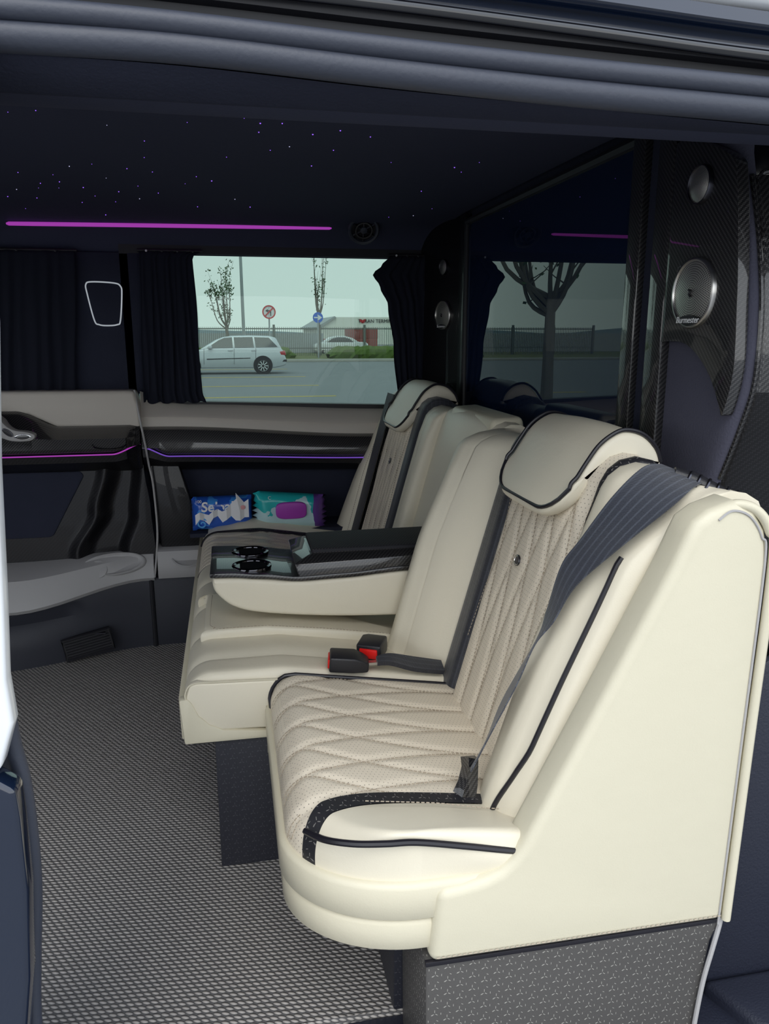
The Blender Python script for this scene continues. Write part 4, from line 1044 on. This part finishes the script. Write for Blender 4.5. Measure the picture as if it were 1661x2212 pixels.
# ================================================================== OUTSIDE
GZ = -.5
k = NT('asphalt'); gn = k.noise(.35, 5, .6); gf = k.noise(40, 3)
k.set(color=k.mix(gn, c4(.17, .175, .18), c4(.24, .245, .25)), rough=.85, normal=k.bump(gf, .01, .5)); mt['asphalt'] = k.m
mt['concrete'] = plain('kerb_concrete', (.42, .40, .36), .9, var=.2)
k = NT('hedge_green'); hn = k.noise(5, 4, .7); k.set(color=k.mix(hn, c4(.03, .07, .015), c4(.14, .20, .04)), rough=.9); mt['hedge'] = k.m
mt['grass'] = plain('dry_grass', (.20, .21, .08), .95, var=.4)
mt['bark'] = plain('bark', (.20, .18, .15), .9, var=.3)
mt['leaf'] = plain('leaf', (.07, .12, .05), .8)
mt['silver'] = plain('silver_car_paint', (.55, .57, .60), .3, metal=.35, coat=.8)
mt['carw'] = plain('white_car_paint', (.82, .83, .84), .3, coat=.8)
mt['cglass'] = plain('car_glass', (.02, .03, .035), .03, spec=.8)
mt['tyre'] = plain('tyre_rubber', (.015, .015, .017), .85)
mt['post'] = plain('galvanised_post', (.36, .38, .39), .5, metal=.2)
mt['fence'] = plain('fence_metal', (.13, .15, .14), .6)
mt['signred'] = plain('sign_red', (.60, .03, .035), .4); mt['signblue'] = plain('sign_blue', (.01, .13, .62), .4); mt['signwhite'] = plain('sign_white', (.80, .81, .82), .4); mt['signblack'] = plain('sign_black', (.015, .015, .018), .5)
mt['yellow'] = plain('yellow_road_paint', (.55, .40, .06), .8)
mt['shed'] = plain('warehouse_cladding', (.74, .73, .66), .7); mt['roofg'] = plain('warehouse_roof', (.32, .34, .34), .7)
mt['contr'] = plain('red_container', (.34, .06, .05), .7, var=.2)
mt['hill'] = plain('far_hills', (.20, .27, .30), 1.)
mt['taill'] = plain('tail_lamp_red', (.45, .02, .03), .2, coat=.8)
def terr(x, y): return GZ
ground = struct(B().box((-150, -60, GZ-.2), (150, 200, GZ)).obj('ground', 'asphalt'), 'grey asphalt of the parking lot')
for (x0, x1, y) in ((-8, 2.64, 19.55), (-8, 2.68, 23.7), (-8, 2.75, 28.6), (-8, 2.55, 34.9)):
    B().box((x0, y-.07, GZ), (x1, y+.07, GZ+.006)).obj('parking_line', 'yellow', ground)
struct(B().box((-80, 43.4, GZ), (80, 44.1, GZ+.14)).obj('trim_8', 'concrete', bevel=.02), 'pale concrete kerb across the parking lot')
struct(B().box((-80, 44.1, GZ), (80, 60, GZ+.12)).obj('trim_9', 'grass'), 'grass verge behind the kerb')
def hedge(x0, x1, y0, y1, h, label):
    nx, ny = int((x1-x0)/.22), 6; rows = []
    prof = [(y0, 0), (y0-.08, h*.35), (y0-.04, h*.75), (y0+.12, h*.97), ((y0+y1)/2, h), (y1-.1, h*.95), (y1, 0)]
    for i in range(nx+1):
        x = lerp(x0, x1, i/nx); e = min(1, min(i, nx-i)/3+.35)
        rows.append([(x+random.uniform(-.06, .06), y+random.uniform(-.08, .08), GZ+.12+z*e*(1+random.uniform(-.08, .08))) for y, z in prof])
    b = B().grid(rows); o = b.obj('hedge', 'hedge', smooth=0); tag(o, label, 'hedge', 'low hedges on the verge'); return o
hedge(5.75, 16, 45.2, 46.6, .68, 'long clipped hedge right of the blue arrow sign'); hedge(-14, 3.9, 46.3, 47.6, .62, 'low hedge behind the silver car')
# fence
fe = root('picket_fence', (0, 52, GZ), 'dark metal picket fence behind the hedges', 'fence')
for x in [-24+3*i for i in range(16)]:
    B().box((x-.07, 51.93, GZ+.1), (x+.07, 52.07, 1.60)).obj('fence_post', 'fence', fe)
for z in (.05, 1.30): B().box((-24, 51.97, z), (21, 52.03, z+.07)).obj('fence_rail', 'fence', fe)
b = B()
for i in range(360): b.box((-24+.125*i-.016, 51.985, GZ+.12), (-24+.125*i+.016, 52.015, 1.45))
b.obj('pickets', 'fence', fe, smooth=0, kind='stuff', recalc=False)
# car
def disc_wheel(par, x, y, z, r, sgn=-1):
    w = B().lathe([(r*.3, .09), (r*.66, .07), (r*.72, .02), (r*.95, .03), (r, .07), (r, .17), (r*.93, .2), (r*.5, .2)], (x, y, z), (0, 1, 0), 28).obj('wheel', 'tyre', par)
    h = B().lathe([(r*.70, .035), (r*.66, .012), (r*.60, .03), (r*.2, .022), (0, .018)], (x, y, z), (0, 1, 0), 28).obj('wheel_cover', 'chrome', w)
    for i in range(9):
        a = 2*math.pi*i/9; B().tube([(x+math.cos(a)*r*.16, y+.012, z+math.sin(a)*r*.16), (x+math.cos(a)*r*.62, y+.008, z+math.sin(a)*r*.62)], r*.05, 5).obj('wheel_spoke', 'carw', w)
car = root('estate_car', (0, 31.6, GZ), 'silver estate car seen from the side in the parking lot', 'car')
CX, CY = 2.22, 30.75
def cx(f): return CX-4.45+4.45*f   # 0 nose .. 1 tail
body = [(-.0, .30), (.02, .26), (.10, .24), (.90, .24), (.97, .30), (1.0, .36), (1.0, .58), (.985, .74), (.975, .90), (.955, .985), (.62, 1.0), (.36, .985), (.22, .90), (.08, .78), (.015, .62)]
B().prism([(cx(a), GZ+h) for a, h in body], 'y', CY, CY+1.70).obj('body', 'silver', car, bevel=.09, seg=3, limit=15)
gh = [(.26, .93), (.40, 1.30), (.46, 1.40), (.54, 1.455), (.70, 1.47), (.86, 1.45), (.915, 1.38), (.965, .94)]
lo_ = [(cx(a), CY+.03+.16*max(0, (h-.93))/.5, GZ+h) for a, h in gh]; hi_ = [(cx(a), CY+1.67-.16*max(0, (h-.93))/.5, GZ+h) for a, h in gh]; n = len(gh)
b = B(); b.add(lo_+hi_, [list(range(n)), [n+i for i in range(n)][::-1]]+[[i, n+i, n+(i+1) % n, (i+1) % n] for i in range(n)]); b.obj('roof', 'silver', car, bevel=.04, seg=2, limit=15)
for poly in ([(.325, 1.00), (.43, 1.30), (.475, 1.375), (.54, 1.40), (.545, 1.01)], [(.56, 1.01), (.555, 1.40), (.715, 1.405), (.725, 1.02)], [(.74, 1.02), (.73, 1.405), (.855, 1.385), (.93, 1.03)]):
    q = [(cx(a), CY+.008+.16*(h-.93)/.5, GZ+h) for a, h in poly]; m = len(q)
    b = B(); b.add(q+[(x, y+.03, z) for x, y, z in q], [list(range(m)), [m+i for i in range(m)][::-1]]+[[i, m+i, m+(i+1) % m, (i+1) % m] for i in range(m)]); b.obj('side_window', 'cglass', car, smooth=0)
for f in (.185, .797):
    B().lathe([(.37, -.012), (.37, .02), (0, .02)], (cx(f), CY, GZ+.335), (0, 1, 0), 28).obj('wheel_arch', 'tyre', car)
    disc_wheel(car, cx(f), CY-.03, GZ+.315, .315)
B().prism([(cx(.955), GZ+.72), (cx(.94), GZ+.86), (cx(.99), GZ+.90), (cx(1.0), GZ+.72)], 'y', CY-.004, CY+.16).obj('tail_lamp', 'taill', car, bevel=.02)
B().prism([(cx(.32), GZ+.56), (cx(.69), GZ+.60), (cx(.69), GZ+.63), (cx(.32), GZ+.60)], 'y', CY-.015, CY+.02).obj('rub_strip', 'blackp', car, bevel=.005)
B().prism([(cx(.965), GZ+.47), (cx(1.005), GZ+.47), (cx(1.005), GZ+.56), (cx(.98), GZ+.55)], 'y', CY-.012, CY+.2).obj('bumper_strip', 'blackp', car, bevel=.01)
B().box((cx(.335), CY-.17, GZ+.97), (cx(.37), CY+.03, GZ+1.10)).obj('mirror', 'silver', car, bevel=.03, seg=2)
for f in (.50, .70): B().tube([(cx(f), CY-.03, GZ+.90), (cx(f)+.2, CY-.03, GZ+.905)], .018, 6).obj('door_handle', 'silver', car)
for f in (.295, .55, .735): B().tube([(cx(f), CY-.002, GZ+.38), (cx(f)+.02, CY-.002, GZ+.98)], .007, 5).obj('door_gap', 'blackp', car)
# white saloon behind the hedge
c2 = root('saloon_car', (8.1, 57.5, GZ), 'white saloon car half hidden behind the hedge', 'car')
B().prism([(6.2, GZ+.3), (10, GZ+.3), (10.1, GZ+.75), (9.9, GZ+.92), (6.5, GZ+.90), (6.15, GZ+.7)], 'y', 56.6, 58.3).obj('body', 'carw', c2, bevel=.08, seg=2)
B().prism([(6.75, GZ+.88), (7.35, GZ+1.27), (7.8, GZ+1.36), (8.4, GZ+1.35), (8.9, GZ+1.22), (9.45, GZ+.90)], 'y', 56.7, 58.2).obj('roof', 'carw', c2, bevel=.06, seg=2)
B().prism([(7.1, GZ+.93), (7.45, GZ+1.18), (7.85, GZ+1.27), (8.35, GZ+1.26), (8.75, GZ+1.15), (9.0, GZ+.93)], 'y', 56.67, 56.72).obj('side_window', 'cglass', c2, bevel=.02)
disc_wheel(c2, 7.0, 56.58, GZ+.31, .31); disc_wheel(c2, 9.3, 56.58, GZ+.31, .31)
# trees
def tree(name, label, base, h, spread, trunk, nleaf, seed, lean=0., nb=9, group='young trees on the verge', bare=.35):
    rnd = random.Random(seed); r = root(name, base, label, 'tree', group); bx, by, bz = base
    b = B(); tips = []
    b.tube([(bx, by, bz), (bx+lean*.2, by, bz+h*bare*.5), (bx+lean*.4, by, bz+h*bare)], [trunk, trunk*.8, trunk*.7], 8); b.obj('trunk', 'bark', r)
    b = B()
    for i in range(nb):
        a = rnd.uniform(0, 2*math.pi); sp_ = spread*rnd.uniform(.3, 1); top = h*rnd.uniform(.62, 1.0); z0 = h*bare*rnd.uniform(.85, 1.05)
        p0 = Vector((bx+lean*.4, by, bz+z0)); p3 = Vector((bx+lean+math.cos(a)*sp_, by+math.sin(a)*sp_*.8, bz+top))
        p1 = p0.lerp(p3, .35)+Vector((math.cos(a)*sp_*.22, 0, -.05*h)); p2 = p0.lerp(p3, .7)+Vector((math.cos(a)*sp_*.12, 0, 0))
        path = cat([p0, p1, p2, p3], 4); R_ = [trunk*.42*(1-.85*t/(len(path)-1)) for t in range(len(path))]; b.tube(path, R_, 5)
        for q in range(5):
            s0 = path[rnd.randrange(4, len(path))]; e_ = s0+Vector((rnd.uniform(-.35, .35)*spread, rnd.uniform(-.3, .3)*spread, rnd.uniform(.05, .28)*h*.6))
            b.tube([s0, s0.lerp(e_, .5)+Vector((0, 0, -.03)), e_], [trunk*.12, trunk*.08, trunk*.04], 4); tips += [s0, s0.lerp(e_, .5), e_]
        tips.append(p3)
    b.obj('branches', 'bark', r)
    if nleaf:
        b = B()
        for i in range(nleaf):
            c = rnd.choice(tips)+Vector((rnd.gauss(0, .10), rnd.gauss(0, .10), rnd.gauss(0, .10))); s_ = rnd.uniform(.05, .11)
            u = Vector((rnd.gauss(0, 1), rnd.gauss(0, 1), rnd.gauss(0, 1))).normalized(); w = u.orthogonal().normalized()
            b.add([c-u*s_, c+w*s_*.5, c+u*s_, c-w*s_*.5], [[0, 1, 2, 3]])
        o = b.obj('leaves', 'leaf', r, smooth=0, kind='stuff', recalc=False)
    return r
tree('young_tree', 'young sparse-leaved tree left of the lamp post', (.15, 48, GZ+.1), 5.3, .95, .11, 520, 3, -.45)
tree('young_tree', 'slim young tree behind the blue arrow sign', (5.5, 48.5, GZ+.1), 6.4, .6, .10, 130, 5, .15, 9, bare=.42)
tree('bare_tree', 'bare branched tree at the right edge of the window view', (10.6, 49, GZ+.1), 6.2, 1.5, .10, 0, 8, 0)
tree('street_tree', 'broad tree out of the direct window view, mirrored in the dark partition', (-4.6, 14.2, GZ), 5.2, 1.7, .14, 120, 11, .0, 11, bare=.42)
# lamp post
lp_ = root('lamp_post', (1.0, 49, GZ), 'tall grey street lamp post', 'lamp post')
B().tube([(1.05, 49, GZ+.1), (1.0, 49, 1.3), (.98, 49, 6.2), (.97, 49, 8)], [.15, .10, .085, .07], 10).obj('pole', 'post', lp_)
B().tube(cat([(.97, 49, 7.9), (.8, 48.8, 8.4), (.2, 48.2, 8.6)], 5), .05, 8).obj('arm', 'post', lp_); B().box((-.3, 47.6, 8.5), (.25, 48.3, 8.65)).obj('lamp_head', 'post', lp_, bevel=.03)
# signs
def ring(c, r, w, y, mat, name, par):
    b = B(); n = 32
    P = [[(c[0]+math.cos(2*math.pi*i/n)*q, yy, c[1]+math.sin(2*math.pi*i/n)*q) for i in range(n)] for q, yy in ((r-w, y), (r, y), (r, y+.02), (r-w, y+.02))]
    b.grid(P, closeu=True, closev=True); return b.obj(name, mat, par, smooth=30)
s1 = root('traffic_sign', (2.41, 46, GZ), 'round red-ringed no left turn sign on a thin post', 'sign'); sc = (2.41, 2.235); sr = .385
B().lathe([(sr, 0), (sr, .02), (0, .02)], (sc[0], 46.02, sc[1]), (0, 1, 0), 32).obj('sign_face', 'signwhite', s1)
ring(sc, sr, .075, 45.99, 'signred', 'red_ring', s1)
B().tube([(sc[0], 46.06, GZ+.1), (sc[0], 46.06, sc[1]+.3)], .045, 8).obj('sign_post', 'post', s1)
b = B(); b.prism([(sc[0]+x, sc[1]+z) for x, z in ((.07, -.22), (.12, -.22), (.12, .02), (.05, .10), (-.06, .10), (-.06, .17), (-.20, .07), (-.06, -.02), (-.06, .05), (.02, .05), (.07, .0))], 'y', 46.0, 46.018); b.obj('arrow', 'signblack', s1, smooth=0)
b = B(); b.prism([(sc[0]+x, sc[1]+z) for x, z in ((-.26, -.21), (-.21, -.26), (.26, .21), (.21, .26))], 'y', 45.985, 45.999); b.obj('slash', 'signred', s1, smooth=0)
s2 = root('traffic_sign', (5.20, 45.8, GZ), 'round blue sign with a white arrow pointing right', 'sign'); sc = (5.20, 1.935); sr = .30
B().lathe([(sr, 0), (sr, .02), (0, .02)], (sc[0], 45.82, sc[1]), (0, 1, 0), 32).obj('sign_face', 'signblue', s2)
b = B(); b.prism([(sc[0]+x, sc[1]+z) for x, z in ((-.23, -.035), (.02, -.035), (-.03, -.13), (.06, -.13), (.24, 0), (.06, .13), (-.03, .13), (.02, .035), (-.23, .035))], 'y', 45.80, 45.819); b.obj('arrow', 'signwhite', s2, smooth=0)
B().tube([(sc[0], 45.86, GZ+.1), (sc[0], 45.86, sc[1]+.2)], .05, 8).obj('sign_post', 'post', s2)
# warehouse, containers, hills
wh = root('warehouse', (20, 110, GZ), 'long pale warehouse with a sign, far behind the fence', 'building')
q = 110/80
B().prism([(9.3*q, GZ), (9.3*q, 1.05+.55*q), (10.9*q, 1.05+1.60*q), (45, 1.05+1.62*q), (45, GZ)], 'y', 110, 135).obj('wall', 'shed', wh)
for i in range(28): B().box((15+i*1.05, 109.93, 1.05+.6*q), (15.08+i*1.05, 110, 1.05+1.55*q)).obj('cladding_rib', 'shed', wh)
B().prism([(8.9*q, 1.05+.45*q), (8.9*q, 1.05+.62*q), (10.75*q, 1.05+1.68*q), (10.9*q, 1.05+1.58*q), (9.3*q, 1.05+.55*q)], 'y', 109.6, 135).obj('roof', 'roofg', wh)
B().prism([(13.35*q, 1.05+1.2*q), (13.55*q, 1.05+1.02*q), (13.75*q, 1.05+1.02*q), (13.95*q, 1.05+1.2*q), (13.95*q, 1.05+1.42*q), (13.65*q, 1.05+1.3*q), (13.35*q, 1.05+1.42*q)], 'y', 109.85, 110).obj('logo', 'signred', wh)
text('TURAN TERMINAL', .5*q, 'signblack', 'wall_text', wh, (15.25*q, 109.88, 1.05+1.2*q), (1, 0, 0), (0, 0, 1), .03)
for i, (x, z, y) in enumerate(((11.6, 0, 75), (13.0, 0, 75), (11.65, 1.02, 75), (13.05, 1.02, 75), (9.2, 0, 74))):
    c_ = root('container', (x+.6, y+2, GZ+z), ['lower left red container behind the fence', 'lower right red container behind the fence', 'upper left red container on the stack', 'upper right red container on the stack', 'red container behind the white saloon'][i], 'container', 'red containers behind the fence')
    B().box((x, y, GZ+z), (x+1.25, y+4, GZ+z+1.02)).obj('container_box', 'contr', c_, bevel=.03)
    for t_ in range(6): B().box((x+.1+.2*t_, y-.03, GZ+z+.08), (x+.17+.2*t_, y, GZ+z+.94)).obj('corrugation', 'contr', c_)
rows = []
for i in range(41):
    x = -150+i*8; rows.append([(x, 190, GZ), (x, 191, 1.05+1.0+.7*math.sin(i*.5)+.4*math.sin(i*1.3)-.02*max(0, x+10)), (x, 199, GZ)])
struct(B().grid(rows).obj('trim_10', 'hill', smooth=60), 'distant bluish hills on the horizon')
B().box((-60, 58.5, GZ), (7, 58.8, 1.05)).obj('trim_11', plain('pale_yard_wall', (.42, .44, .46), .9, var=.3), smooth=0)
struct(bpy.data.objects['trim_11'], 'pale yard wall behind the picket fence')
